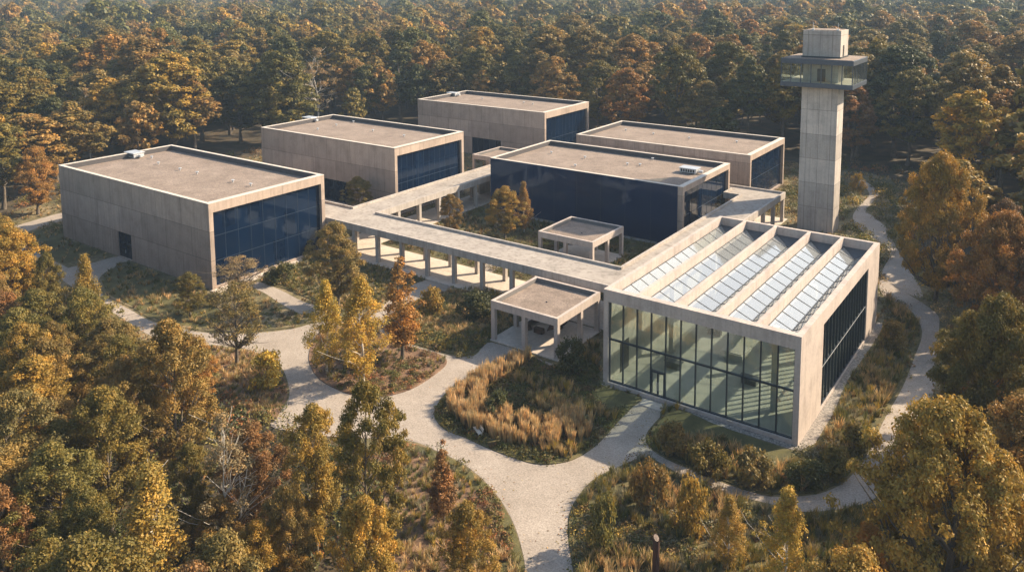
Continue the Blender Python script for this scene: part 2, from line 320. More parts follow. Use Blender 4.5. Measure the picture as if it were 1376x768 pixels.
bed('H', 'clearing_bed', [(708, 800), (704, 768), (701, 745), (691, 710), (676, 680), (653, 651), (623, 627), (589, 609), (550, 595), (500, 600), (480, 680), (500, 800)], M['bark_mulch'], 0.08)
# mown lawn strips
sheet('lawn', gpoly([(905, 550), (890, 563), (880, 580), (915, 592), (950, 590), (990, 600), (1020, 625), (1050, 630), (1078, 612), (1000, 585)], False), 0.115, M['lawn'])
sheet('lawn', gpoly([(812, 521), (860, 535), (845, 550), (815, 548), (800, 530)], False), 0.115, M['lawn'])
sheet('lawn', gpoly([(704, 768), (701, 745), (691, 710), (676, 680), (653, 651), (623, 627), (589, 609), (552, 596), (556, 604), (590, 620), (625, 645), (655, 680), (668, 720), (672, 768)]), 0.095, M['lawn'])
sheet('lawn', gpoly([(178, 354), (148, 366), (137, 379), (145, 396), (180, 413), (204, 427), (236, 436), (288, 443), (300, 425), (282, 398), (230, 380)], False), 0.095, M['lawn'])
sheet('lawn', [(-136, -9.6), (-120, -9.6), (-120, -16.5), (-133, -17), (-144, -12), (-146, 2), (-137, 6)], 0.022, M['lawn'])
# courtyard ground, floors under the colonnade
sheet('courtyard_ground', [(-82.6, 22), (-33, 22), (-33, 52), (-82.6, 52)], 0.018, M['soil'])
b = MB().prism([(-112, 13.6), (-46.2, 13.6), (-46.2, 13.2), (-40, 13.2), (-25.7, 13.2), (-25.7, 80), (-33, 80), (-33, 21.9), (-82.7, 21.9), (-82.7, 90), (-90, 90), (-90, 21.9), (-112, 21.9)], 0.0, 0.13)
b.build('walkway_floor', M['paving'], kind='structure', bevel=0.01)
sheet('courtyard_path', gpoly([(632, 361), (650, 352), (672, 345), (690, 340), (700, 345), (680, 356), (660, 366)], False), 0.024, M['path'])
MB().box(-88, -86.3, -9.6, 14.3, 0, 0.12).build('gallery_apron', M['paving'], kind='structure')
MB().box(-79.6, -35.4, 50.9, 52.0, 0, 0.05).build('pebble_strip', M['pebble'], kind='structure')
sheet('service_yard', [(-92, 82), (-92, 92), (-60, 92), (-33, 81), (-33, 76)], 0.02, M['path'])
MB().box(-24.2, 0.0, -0.9, -0.0, 0, 0.06).box(0, 1.3, -0.9, 37.4, 0, 0.06).build('pebble_strip', M['pebble'], kind='structure')
MB().box(-17.2, -14.5, -1.9, -0.5, 0, 0.14).build('doorstep', M['paving'], kind='structure', bevel=0.02)

# ------------------------------------------------------------------ galleries
def wall_y(b, x0, x1, y0, y1, z0, z1, holes=()):
    """wall running along x with rectangular holes (xa, xb, za, zb)"""
    x = x0
    for xa, xb, za, zb in sorted(holes):
        b.box(x, xa, y0, y1, z0, z1)
        if za > z0: b.box(xa, xb, y0, y1, z0, za)
        if zb < z1: b.box(xa, xb, y0, y1, zb, z1)
        x = xb
    b.box(x, x1, y0, y1, z0, z1)
def wall_x(b, x0, x1, y0, y1, z0, z1, holes=()):
    y = y0
    for ya, yb, za, zb in sorted(holes):
        b.box(x0, x1, y, ya, z0, z1)
        if za > z0: b.box(x0, x1, ya, yb, z0, za)
        if zb < z1: b.box(x0, x1, ya, yb, zb, z1)
        y = yb
    b.box(x0, x1, y, y1, z0, z1)
def roof_unit(parent, x, y, z, big=True):
    if big:
        b = MB().box(x-1.7, x+1.7, y-1.1, y+1.1, z+0.2, z+1.0).box(x-1.85, x+1.85, y-1.25, y+1.25, z+1.0, z+1.12)
        for i in (-1.4, 1.4):
            for j in (-0.8, 0.8): b.box(x+i-.08, x+i+.08, y+j-.08, y+j+.08, z, z+0.2)
        b.box(x+1.86, x+2.7, y-.3, y+.3, z+0.3, z+0.75)
        u = b.build('roof_unit', M['lightmetal'], parent, bevel=0.03)
        g = MB()
        for k in range(6): g.box(x-1.45+k*.5, x-1.15+k*.5, y-1.14, y-1.1, z+0.35, z+0.9)
        g.build('vent_grille', M['dark'], u)
    else:
        b = MB(); n = 10
        for r_, z0, z1 in ((0.13, 0, 0.38), (0.3, 0.38, 0.5)):
            b.prism([(x+r_*math.cos(a*2*math.pi/n), y+r_*math.sin(a*2*math.pi/n)) for a in range(n)], z+z0, z+z1)
        b.build('roof_vent', M['lightmetal'], parent)
def gallery(label, x0, x1, y0, y1, z, head, holes=(), dark_front=False, nv=9, nh=2, units=()):
    g = empty('gallery_building', ((x0+x1)/2, (y0+y1)/2, 0), label, 'building', 'box galleries with navy glass walls')
    T, Rr = 0.6, z-1.0
    b = MB()
    if not dark_front: wall_y(b, x0, x1-1.0, y0, y0+T, 0, z-.07, holes)
    else: b.box(x0, x1-1.0, y0+.12, y0+T, 0, z-.07)
    b.box(x0, x1-1.0, y1-T, y1, 0, z-.07); b.box(x0, x0+T, y0+T, y1-T, 0, z-.07)
    # thick frame round the glazed end
    J = 0.75
    b.box(x1-1.0, x1, y0, y0+J, 0, z-.07); b.box(x1-1.0, x1, y1-J, y1, 0, z-.07)
    b.box(x1-1.0, x1, y0+J, y1-J, z-head, z-.07); b.box(x1-1.0, x1, y0+J, y1-J, 0, 0.35)
    b.build('wall', M['conc'], g)
    c = MB()
    c.box(x0-.03, x1+.03, y0-.03, y0+T, z-.07, z); c.box(x0-.03, x1+.03, y1-T, y1+.03, z-.07, z)
    c.box(x0-.03, x0+T, y0+T, y1-T, z-.07, z); c.box(x1-1.0, x1+.03, y0+T, y1-T, z-.07, z)
    c.build('lit_coping', M['lit_coping'], g)  # thin lip coloured lighter to look like sunlit parapet tops
    r_ = MB().box(x0+T, x1-1.0, y0+T, y1-T, Rr-.3, Rr).build('roof', M['roofgravel'], g)
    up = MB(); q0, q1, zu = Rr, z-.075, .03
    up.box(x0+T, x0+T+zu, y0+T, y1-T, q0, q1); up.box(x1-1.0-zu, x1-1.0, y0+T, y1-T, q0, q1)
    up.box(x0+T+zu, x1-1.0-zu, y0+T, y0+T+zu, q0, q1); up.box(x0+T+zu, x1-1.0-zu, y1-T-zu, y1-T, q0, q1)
    up.build('parapet_shade', M['shadestrip'], g)  # dark sheets put the shadow strip along the inner parapet into colour
    # glazed end
    xg = x1-0.62; ya, yb = y0+J, y1-J; za, zb = 0.35, z-head
    wdw = MB().box(xg-.06, xg, ya, yb, za, zb).build('window', M['navy'], g)
    f = MB()
    for k in range(nv+1):
        yy = ya+(yb-ya)*k/nv; f.box(xg+.002, xg+.03, max(ya, yy-.03), min(yb, yy+.03), za, zb)
    for k in range(1, nh+1):
        zz = za+(zb-za)*k/(nh+1)
        for q in range(nv): f.box(xg+.002, xg+.04, ya+(yb-ya)*q/nv+.03, ya+(yb-ya)*(q+1)/nv-.03, zz-.04, zz+.04)
    f.build('window_frame', M['navybar'], wdw)
    if dark_front:
        wf = MB().box(x0+.06, x1-1.02, y0, y0+.12, 0.12, z-.07).build('glass_wall', M['navyflat'], g)
        f = MB()
        for k in range(1, 8):
            xx = x0+.06+(x1-1.08-x0)*k/8; f.box(xx-.012, xx+.012, y0-.008, y0-.001, 0.12, z-.1)
        f.build('glazing_joint', M['bar'], wf)
    for (xa, xb, z0_, z1_) in holes:
        if xb-xa < 6:
            d = MB().box(xa, xb, y0+.28, y0+.36, z0_, z1_).build('door', M['navy'], g)
            f = MB(); mx = (xa+xb)/2
            for xx in (xa+.05, mx, xb-.05): f.box(xx-.05, xx+.05, y0+.22, y0+.278, z0_, z1_)
            f.box(xa+.1, mx-.05, y0+.22, y0+.278, z0_+2.6, z0_+2.7); f.box(mx+.05, xb-.1, y0+.22, y0+.278, z0_+2.6, z0_+2.7)
            f.build('door_frame', M['navybar'], d)
            MB().box(mx-.16, mx-.1, y0+.14, y0+.2, 1.0, 1.6).build('door_handle', M['lightmetal'], d)
        else:
            d = MB().box(xa, xb, y0+.28, y0+.36, z0_, z1_).build('window', M['navy'], g)
            f = MB(); n = 5
            for k in range(n+1):
                xx = xa+(xb-xa)*k/n; f.box(max(xa, xx-.05), min(xb, xx+.05), y0+.22, y0+.278, z0_, z1_)
            f.build('window_frame', M['navybar'], d)
    for (px, py, big) in units:
        p = at(px, py, Rr); roof_unit(g, p[0], p[1], Rr, big)
    return g
d1 = onplane(157.5, 310, 1, -9.13), onplane(178, 348, 1, -9.13)
gallery('long concrete gallery with a navy side door, among trees beside the gravel path', -136, -88, -9.13, 14.2, 13.98, 1.55,
        [(d1[0][0], d1[1][0], 0.13, d1[0][2])], nv=9, units=[(181, 211, True), (213, 221, False), (242, 229, False), (265, 234, False), (204, 213, False), (313, 245, False), (337, 250, False)])
a_, b_ = onplane(436, 239, 1, 36.85), onplane(472, 247, 1, 36.85)
gallery('concrete gallery with low dark window strip behind the bush at the walkway corner', -135.8, -92.5, 36.85, 59.15, 14.33, 1.75,
        [(a_[0]-6, b_[0], 0.3, a_[2])], nv=12, nh=1, units=[(417, 163, True), (452, 169.5, False), (427, 175, False), (475, 165, False), (501, 177, False), (543, 184, False)])
a_, b_ = onplane(634, 184, 1, 93.5), onplane(673, 190, 1, 93.5)
gallery('farthest concrete gallery against the forest, with stained upper wall and wide dark window', -137.85, -93.2, 93.5, 116.26, 13.91, 1.75,
        [(a_[0], b_[0], 0.3, a_[2])], nv=12, nh=1, units=[(609, 129, True), (648, 133.5, False), (704, 139, False), (716, 141, False)])
gallery('gallery whose whole long side is a navy glass wall facing the courtyard', -79.54, -36.03, 52.07, 75.06, 11.16, 1.1, dark_front=True, nv=9, nh=1,
        units=[(927, 232, True), (741, 206.5, False), (786, 213, False), (843, 222, False), (860, 223, False), (877, 215, False), (773, 224, False)])
gallery('gallery with a nearly blank roof, between the tower and the navy glass wall gallery', -78.07, -35.17, 84.51, 107.58, 11.2, 1.3, nv=8, nh=1,
        units=[(926, 187, False), (878, 181, False), (841, 176, False), (990, 192, False)])

# ------------------------------------------------------------------ covered walkway and pavilions
wk = empty('covered_walkway', (-60, 18, 0), 'concrete covered walkway on square columns, wrapping the courtyard and joining the galleries', 'walkway')
ZT, ZR, ZS = 6.05, 5.66, 4.85
OUT = [(-112, 14.4), (-25.7, 14.4), (-25.7, 78.2), (-60, 78.2), (-60, 75.3), (-35.9, 75.3), (-35.9, 71.3), (-32.6, 71.3), (-32.6, 22.2), (-82.8, 22.2), (-82.8, 90), (-89.4, 90), (-89.4, 22.2), (-112, 22.2)]
RE = [(-111.6, -25.7, 14.4, 22.2), (-32.6, -25.7, 22.2, 78.2), (-35.9, -32.6, 71.3, 78.2), (-60, -35.9, 75.3, 78.2), (-89.4, -82.8, 22.2, 90)]
W_ = 0.38
b = MB(); n = len(OUT)
for i in range(n):          # fascia and parapet round the outline, mitred at each corner
    p, q, r_, s_ = (np.array(OUT[(i+j-1) % n], float) for j in range(4))
    def inner(a, c, e):
        d1_ = (c-a)/np.linalg.norm(c-a); d2_ = (e-c)/np.linalg.norm(e-c)
        return c+np.array([-d1_[1], d1_[0]])*W_+np.array([-d2_[1], d2_[0]])*W_
    qi, ri = inner(p, q, r_), inner(q, r_, s_)
    b.quad((*q, ZT), (*r_, ZT), (*ri, ZT), (*qi, ZT)); b.quad((*q, ZS), (*r_, ZS), (*r_, ZT), (*q, ZT))
    b.quad((*ri, ZR), (*qi, ZR), (*qi, ZT), (*ri, ZT)); b.quad((*qi, ZS), (*ri, ZS), (*r_, ZS), (*q, ZS))
    b.quad((*qi, ZS), (*qi, ZS+.25), (*ri, ZS+.25), (*ri, ZS))
b.build('parapet', M['conc_walk'], wk)
W_ = 0.1; ins = [tuple(inner(*(np.array(OUT[(i+j-1) % n], float) for j in range(3)))) for i in range(n)]
MB().prism(ins, ZS+.25, ZR).build('roof', M['walkroof'], wk)
CW = 0.31
spots = [(-81.2+i*5.69, 14.78) for i in range(-5, 10) if not (-42 < -81.2+i*5.69 < -30)]+[(-81.2+i*5.69+.3, 20.3) for i in range(-5, 10)]
spots += [(-83.2, y) for y in np.arange(27.9, 88, 5.9)]+[(-88.9, y) for y in np.arange(27.9, 88, 5.9)]
spots += [(-26.1, y) for y in np.arange(19.9, 79, 5.78)]+[(-32.2, y) for y in np.arange(25.7, 72, 5.78)]
for x, y in spots: MB().box(x-CW, x+CW, y-CW, y+CW, 0.13, ZS).build('column', M['conc_walk'], wk)
MB().box(-89.1, -88.7, 60, 88, 0.13, ZS).build('screen_wall', M['conc_walk'], wk)

def pavilion(label, x0, x1, y0, y1, zt, beam, floor, cols, pw=0.42):
    p = empty('pavilion', ((x0+x1)/2, (y0+y1)/2, 0), label, 'pavilion', 'square flat roofed concrete pavilions')
    b = MB(); zb = zt-beam
    b.box(x0, x1, y0, y0+pw, zb, zt); b.box(x0, x1, y1-pw, y1, zb, zt); b.box(x0, x0+pw, y0+pw, y1-pw, zb, zt); b.box(x1-pw, x1, y0+pw, y1-pw, zb, zt)
    b.build('roof_beam', M['conc_hall'], p)
    r_ = MB().box(x0+pw, x1-pw, y0+pw, y1-pw, zb+.1, zt-.62).build('roof', M['roofgravel'], p)
    u_ = MB(); i0, i1, j0, j1, zu = x0+pw, x1-pw, y0+pw, y1-pw, .03
    u_.box(i0, i0+zu, j0, j1, zt-.62, zt-.06); u_.box(i1-zu, i1, j0, j1, zt-.62, zt-.06); u_.box(i0+zu, i1-zu, j0, j0+zu, zt-.62, zt-.06); u_.box(i0+zu, i1-zu, j1-zu, j1, zt-.62, zt-.06)
    u_.build('parapet_shade', M['shadestrip2'], p)  # grey sheets paint shade on the inner faces of the roof beam
    MB().prism([((x0+x1)/2+.4+.12*math.cos(a), (y0+y1)/2-.5+.12*math.sin(a)) for a in np.arange(0, 6.2, .8)], zt-.62, zt-.5).build('roof_drain', M['dark'], r_)
    for x, y in cols: MB().box(x-.29, x+.29, y-.29, y+.29, floor, zb).build('column', M['conc_hall'], p)
    if floor: MB().box(x0-.1, x1+.1, y0-.1, y1+.1, 0, floor).build('floor', M['paving'], p)
    return p
x0, x1, y0, y1 = -41.19, -30.57, 1.77, 12.64; e = .3; xm, ym = (x0+x1)/2, (y0+y1)/2
pavilion('open concrete pavilion with gravel roof beside the glass hall', x0, x1, y0, y1, 5.63, 1.05, 0.16,
         [(x0+e, y0+e), (xm, y0+e), (x1-e, y0+e), (x1-e, ym+.6), (x1-e, y1-e), (x0+e, y1-e), (x0+e, ym), (xm, y1-e)])
x0, x1, y0, y1 = -53.45, -42.62, 31.33, 42.1; xm, ym = (x0+x1)/2, (y0+y1)/2
pavilion('free standing concrete pavilion inside the courtyard before the navy glass wall', x0, x1, y0, y1, 5.3, 1.05, 0.06,
         [(x0+e, y0+e), (xm, y0+e), (x1-e, y0+e), (x1-e, ym), (x1-e, y1-e), (x0+e, y1-e), (xm, y1-e), (x0+e, ym)])
x0, x1, y0, y1 = -99.8, -89.5, 71.3, 82.6; xm, ym = (x0+x1)/2, (y0+y1)/2
pavilion('small concrete pavilion half hidden between the farthest gallery and the navy glass wall', x0, x1, y0, y1, 6.0, 1.05, 0.06,
         [(x0+e, y0+e), (xm, y0+e), (x0+e, ym), (x0+e, y1-e), (xm, y1-e), (x1-e, y0+e)])

# ------------------------------------------------------------------ glass hall
X0, X1, Y0, Y1, Z = -22.98, 0.0, 0.0, 36.39, 11.85
h = empty('glass_hall', (-11.5, 18, 0), 'pale concrete hall with full height glass front and five rows of roof lights', 'building')
b = MB(); JW = 0.62; GB, GT = 0.45, 10.38
b.box(X0, X0+JW, Y0, Y0+.9, 0, GT); b.box(X1-JW, X1, Y0, Y0+.9, 0, GT); b.box(X0, X1, Y0, Y0+.9, GT, Z); b.box(X0+JW, X1-JW, Y0, Y0+.9, 0, GB)
wall_x(b, X1-.65, X1, Y0+.9, Y1, 0, Z, [(8.5, 29.9, 0.25, 10.15)])
b.box(X0, X0+.5, Y0+.9, Y1, 0, Z); b.box(X0+.5, X1-.65, Y1-.55, Y1, 0, Z)
b.build('wall', M['conc_hall'], h)
fins = [(-19.03, -18.6), (-14.42, -13.99), (-9.55, -9.12), (-5.04, -4.61)]
for xa, xb in fins: MB().box(xa, xb, Y0+.9, Y1-.55, 10.1, Z-.003).build('roof_fin', M['conc_hall'], h)
MB().box(X0+.5, X1-.65, Y0+.9, Y1-.55, 0, 0.3).build('floor', M['intfloor'], h)
MB().box(X0+.5, X0+.56, Y0+.9, Y1-.55, .3, 10.1).box(X0+.56, X1-.65, Y1-.61, Y1-.55, .3, 10.1).build('inner_wall', M['plaster'], h)
for xx, yy in ((-19.6, 12), (-4.2, 5.2), (-4.2, 20), (-19.6, 26)): MB().box(xx-.3, xx+.3, yy-.3, yy+.3, .3, 10.1).build('column', M['plaster'], h)
MB().box(X0+.562, X0+.62, 3.2, 5.4, .3, 4.0).build('inner_door', M['dark'], h)
MB().box(-14, -11, 14, 17.2, .3, 1.15).box(-13.8, -11.2, 14.2, 17, 1.15, 1.25).build('reception_desk', M['plaster'], h)
MB().box(-9.4, -8.2, 22, 30, .3, .75).build('bench', M['plaster'], h)
for xx, yy in ((-17.5, 8), (-8.5, 9.5), (-17, 20)): MB().box(xx-1.1, xx+1.1, yy-.5, yy+.5, 1.15, 1.25).box(xx-.9, xx+.9, yy-.35, yy+.35, .3, 1.15).build('display_table', M['zinc'], h)
# front glazing
yg = 0.42; n = 12; xa, xb = X0+JW, X1-JW; px_ = [xa+(xb-xa)*k/n for k in range(n+1)]
MULL = 0.11; ZTR = 5.7
gw = MB(); doorx = (px_[3], px_[4])
for k in range(n):
    if k == 3: gw.box(px_[k], px_[k+1], yg, yg+.03, 3.35, GT)
    else: gw.box(px_[k], px_[k+1], yg, yg+.03, GB, GT)
win = gw.build('glass_front', M['hallglass'], h)
f = MB()
for k, x in enumerate(px_): f.box(max(xa, x-MULL/2-(.05 if k in (0, n) else 0)), min(xb, x+MULL/2+(.05 if k in (0, n) else 0)), yg-.14, yg+.12, GB+.14, GT-.12)
f.box(xa, xb, yg-.15, yg+.13, GB, GB+.14); f.box(xa, xb, yg-.15, yg+.13, GT-.12, GT)
for k in range(n): f.box(px_[k]+MULL/2+.001, px_[k+1]-MULL/2-.001, yg-.12, yg+.1, ZTR-.1, ZTR+.1)
f.build('glazing_bar', M['bar'], win)
dr = MB().box(doorx[0]+.12, doorx[1]-.12, yg, yg+.03, GB+.14, 3.25).build('door', M['hallglass'], h)
f = MB(); dx0, dx1 = doorx[0]+MULL/2+.001, doorx[1]-MULL/2-.001; dm = (dx0+dx1)/2
f.box(dx0, dx1, yg-.16, yg+.14, 3.22, 3.42)
for x in (dx0+.07, dm, dx1-.07): f.box(x-.07, x+.07, yg-.15, yg+.13, GB+.14, 3.22)
f.build('door_frame', M['bar'], dr)
MB().box(dm+.1, dm+.14, yg-.26, yg-.2, 1.2, 2.2).box(dm-.14, dm-.1, yg-.26, yg-.2, 1.2, 2.2).build('door_handle', M['lightmetal'], dr)
# side glazing
xg = -.32; n = 15; ya, yb = 8.5, 29.9
win = MB().box(xg-.03, xg, ya, yb, 0.25, 10.15).build('side_window', M['sideglass'], h)
f = MB()
for k in range(n+1):
    y = ya+(yb-ya)*k/n; f.box(xg-.1, xg+.16, max(ya, y-.06), min(yb, y+.06), .25, 10.15)
for k in range(n):
    y_a, y_b = ya+(yb-ya)*k/n+.061, ya+(yb-ya)*(k+1)/n-.061
    f.box(xg-.08, xg+.1, y_a, y_b, 4.9, 5.0); f.box(xg-.1, xg+.15, y_a, y_b, .25, .4)
f.build('glazing_bar', M['bar'], win)
MB().box(xg+.17, xg+.2, ya, yb, 4.92, 4.98).build('transom', M['lightmetal'], win)
# roof lights: a shallow glass trough between each pair of fins, hipped at both ends
bays = [(X0+.5, fins[0][0])]+[(fins[i][1], fins[i+1][0]) for i in range(3)]+[(fins[3][1], X1-.65)]
for xa, xb in bays:
    xm = (xa+xb)/2; zt, zv = 10.62, 9.72; ya, yb = Y0+.9, Y1-.55; hip = 1.9
    sl = MB()
    sl.quad((xa, ya, zt), (xm, ya+hip, zv), (xm, yb-hip, zv), (xa, yb, zt)); sl.quad((xb, ya, zt), (xb, yb, zt), (xm, yb-hip, zv), (xm, ya+hip, zv))
    rl = sl.build('roof_light', M['skyglass'], h)
    MB().quad((xa, yb, zt), (xm, yb-hip, zv), (xb, yb, zt)).build('hip_panel', M['zinc'], rl); MB().quad((xa, ya, zt), (xb, ya, zt), (xm, ya+hip, zv)).build('hip_panel', M['zinc'], rl)
    f = MB(); f.bar((xm, ya+hip, zv+.03), (xm, yb-hip, zv+.03), .12, .1); n = 14
    for xs in (xa+.03, xb-.03):
        f.bar((xs, ya, zt+.02), (xs, yb, zt+.02), .1, .08)
        for e_ in ((ya, ya+hip), (yb, yb-hip)): f.bar((xs, e_[0], zt+.03), (xm, e_[1], zv+.03), .1, .08)
        for k in range(1, n):
            y = ya+(yb-ya)*k/n; t_ = min(1, (y-ya)/hip, (yb-y)/hip)
            f.bar((xs, y, zt+.02), (xs+(xm-xs)*t_, y, zt+(zv-zt)*t_+.02), .055, .06)
    f.build('glazing_bar', M['zinc'], rl)

# ------------------------------------------------------------------ tower
tw = empty('lookout_tower', (-19.1, 77.4, 0), 'tall square concrete tower with a glazed lookout cabin near its top', 'tower')
tx0, tx1, ty0, ty1 = -22.39, -15.79, 75.16, 79.56
MB().box(tx0, tx1, ty0, ty1, 0, 27.9).build('shaft', M['conc_tower'], tw, bevel=0.04)
dx0, dx1, dy0, dy1 = -25.7, -12.65, 72.5, 83.4
cb_ = MB().box(dx0, dx1, dy0, dy1, 28.0, 28.85).build('cabin_floor', M['fascia'], tw, bevel=0.03)
MB().box(dx0+.01, dx1-.01, dy0+.01, dy1-.01, 32.35, 33.25).build('cabin_roof', M['fascia'], tw, bevel=0.03)
MB().box(dx0+.25, dx1-.25, dy0+.25, dy1-.25, 33.25, 33.34).build('roof_gravel', M['roofgravel'], tw)
MB().box(tx0+.1, tx1-.1, ty0+.1, ty1-.1, 27.9, 32.35).build('core', M['conc_tower'], tw)
MB().box(tx0+2.7, tx0+4.2, ty0+.04, ty0+.1, 28.9, 31.3).build('core_door', M['dark'], tw)
MB().box(dx0+.3, dx1-.3, dy0+.3, ty0+.05, 28.85, 28.9).box(dx0+.3, dx1-.3, ty1-.05, dy1-.3, 28.85, 28.9).box(dx0+.3, tx0+.05, ty0+.06, ty1-.06, 28.85, 28.9).box(tx1-.05, dx1-.3, ty0+.06, ty1-.06, 28.85, 28.9).build('floor_finish', M['paving'], tw)
cg = MB(); g_ = .12
cg.box(dx0+g_, dx1-g_, dy0+g_, dy0+g_+.03, 28.85, 32.35); cg.box(dx0+g_, dx1-g_, dy1-g_-.03, dy1-g_, 28.85, 32.35)
cg.box(dx0+g_, dx0+g_+.03, dy0+g_+.03, dy1-g_-.03, 28.85, 32.35); cg.box(dx1-g_-.03, dx1-g_, dy0+g_+.03, dy1-g_-.03, 28.85, 32.35)
cgo = cg.build('cabin_window', M['cabglass'], tw)
f = MB()
for k in range(8):
    x = dx0+.12+(dx1-dx0-.24)*k/7
    for y in (dy0+.06, dy1-.06): f.box(x-.08, x+.08, y-.05, y+.05, 28.85, 32.35)
for k in range(1, 9):
    y = dy0+.06+(dy1-dy0-.12)*k/9
    for x in (dx0+.06, dx1-.06): f.box(x-.05, x+.05, y-.05, y+.05, 28.85, 32.35)
f.build('glazing_bar', M['fascia'], cgo)
MB().box(-22.6, -15.75, 75.5, 81.0, 33.34, 38.45).build('plant_room', M['conc_tower'], tw, bevel=0.03)
MB().box(-22.75, -15.6, 75.35, 81.15, 33.34, 33.6).build('plinth', M['bar'], tw)
MB().box(-15.749, -15.7, 77.2, 78.1, 33.6, 35.7).build('plant_room_door', M['dark'], tw)
MB().box(-22.3, -16.05, 75.8, 80.7, 38.45, 38.55).build('plant_room_roof', M['roofgravel'], tw)
for x, y in ((-20.9, 75.9), (-16.4, 75.9)):
    MB().box(x-.22, x+.22, y-.22, y+.22, 38.45, 38.7).bar((x, y, 38.7), (x, y, 39.9), .07, .07, up=(1, 0, 0)).build('antenna', M['lightmetal'], tw)

# ------------------------------------------------------------------ small objects
bw = at(642, 584); bx, by = bw[0], bw[1]
bn = empty('park_bench', (bx, by, 0.1), 'small pale timber bench on the edge of the tan feather grass', 'bench')
bn.rotation_euler = (0, 0, math.radians(-30))
def loc(mb, name, m, parent, **k):
    o = mb.build(name, m, None, **k); o.parent = parent; LOC[o.name] = LOC[parent.name]; return o
b = MB()
for k in range(4): b.box(-.8, .8, -.24+k*.12, -.14+k*.12, .43, .47)
loc(b, 'seat', M['whitewood'], bn)
b = MB()
for k in range(3): b.box(-.8, .8, .27+k*.03, .31+k*.03, .55+k*.13, .65+k*.13)
loc(b, 'backrest', M['whitewood'], bn)
for x in (-.65, .65):
    for y in (-.18, .2): loc(MB().box(x-.04, x+.04, y-.04, y+.04, 0, .43), 'leg', M['whitewood'], bn)
    loc(MB().bar((x, .22, .43), (x, .36, .95), .05, .05, up=(1, 0, 0)), 'back_support', M['whitewood'], bn)
# curved bronze seat under the pavilion
cs = empty('curved_sculpture', (-37.0, 9.0, .16), 'dark bronze curved loop sculpture on the pavilion floor', 'sculpture')
b = MB(); n = 26; prev = None
for i in range(n+1):
    a = math.radians(-60+i*11.5); r_ = 1.9+.35*math.sin(a*2); cx_, cy_ = r_*math.cos(a)*1.25, r_*math.sin(a)
    zc = .75+.5*math.sin(a*1.0+1); ring = []
    for j in range(8):
        t_ = j*math.pi/4; ring.append((cx_*(1+.17*math.cos(t_)/1.9*1.2), cy_*(1+.17*math.cos(t_)), max(0.0, zc+.42*math.sin(t_)) if i not in (0, n) else max(0, zc-.3+.1*math.sin(t_))))
    k = len(b.v); b.v += ring
    if prev is not None: b.f += [(prev+j, prev+(j+1) % 8, k+(j+1) % 8, k+j) for j in range(8)]
    prev = k
b.f += [tuple(range(7, -1, -1)), tuple(range(prev, prev+8))]
loc(b, 'loop', M['bronze'], cs, smooth=True)
loc(MB().box(-.7, .7, -2.2, -1.6, 0, .75), 'foot', M['bronze'], cs); loc(MB().box(1.2, 1.9, .6, 1.3, 0, .8), 'foot', M['bronze'], cs)
# slanted weathered steel post at the near edge and a small leaf shaped steel marker
pt = at(882, 722, 3.9)
po = empty('steel_post', (pt[0], pt[1], 0.1), 'dark weathered steel post with slanted top painted sunlit in the wild planting', 'post')
b = MB(); n = 12; base = []; top = []
for j in range(n):
    a = j*2*math.pi/n; base.append((.27*math.cos(a), .27*math.sin(a), 0)); top.append((.27*math.cos(a), .27*math.sin(a), 3.8-.3*math.cos(a-math.radians(-35))*.6))
b.v = base+top; b.f = [tuple(range(n-1, -1, -1))]+[(j, (j+1) % n, n+(j+1) % n, n+j) for j in range(n)]
loc(b, 'shaft', M['corten'], po)
b = MB(); b.v = [(x*.8, y*.8, z+.012) for x, y, z in top]; b.f = [tuple(range(n))]; loc(b, 'lit_top', M['roofgravel'], po)  # top face in a paler material, painting the sun that falls on it
pt = at(857, 652, .5)
po = empty('steel_marker', (pt[0], pt[1], .1), 'small rusty leaf shaped steel marker standing in olive shrubs', 'sculpture')
b = MB(); prof = [(-.12, 0), (.14, 0), (.3, .5), (.2, 1.0), (-.05, 1.7), (-.28, .9), (-.25, .4)]
k = len(prof); b.v = [(x, -.03, z) for x, z in prof]+[(x*.9, .05, z) for x, z in prof]
b.f = [tuple(range(k)), tuple(range(2*k-1, k-1, -1))]+[(i, k+i, k+(i+1) % k, (i+1) % k) for i in range(k)]
loc(b, 'blade', M['corten'], po)

# ------------------------------------------------------------------ plants: mesh makers
def mesh_np(name, verts, quads, m, tint=None, col=None, smooth=False):
    me = bpy.data.meshes.new(name); nv, nf = len(verts), len(quads)
    me.vertices.add(nv); me.vertices.foreach_set('co', np.asarray(verts, np.float32).ravel())
    k = quads.shape[1]
    me.loops.add(nf*k); me.loops.foreach_set('vertex_index', np.asarray(quads, np.int32).ravel())
    me.polygons.add(nf); me.polygons.foreach_set('loop_start', np.arange(nf, dtype=np.int32)*k)
    me.update(calc_edges=True)
    if smooth: me.polygons.foreach_set('use_smooth', np.ones(nf, bool))
    if tint is not None:
        a = me.attributes.new('tint', 'FLOAT', 'FACE'); a.data.foreach_set('value', np.asarray(tint, np.float32))
    if col is not None:
        a = me.attributes.new('col', 'FLOAT_COLOR', 'FACE')
        a.data.foreach_set('color', np.concatenate([col, np.ones((nf, 1))], 1).astype(np.float32).ravel())
    me.materials.append(m); return me
def leaves(pos, nrm, size, rg, elong=1.5):
    n = len(pos); nrm = nrm/np.linalg.norm(nrm, axis=1, keepdims=True)
    a = rg.normal(size=(n, 3)); t1 = np.cross(nrm, a); t1 /= np.linalg.norm(t1, axis=1, keepdims=True)+1e-9
    t2 = np.cross(nrm, t1); s = (size*rg.uniform(.65, 1.3, n))[:, None]
    fold = nrm*s*.18
    v = np.stack([pos-t1*s*.5*elong, pos-t2*s*.42+fold, pos+t1*s*.5*elong, pos+t2*s*.42+fold], 1).reshape(-1, 3)
    return v, np.arange(4*n).reshape(n, 4)
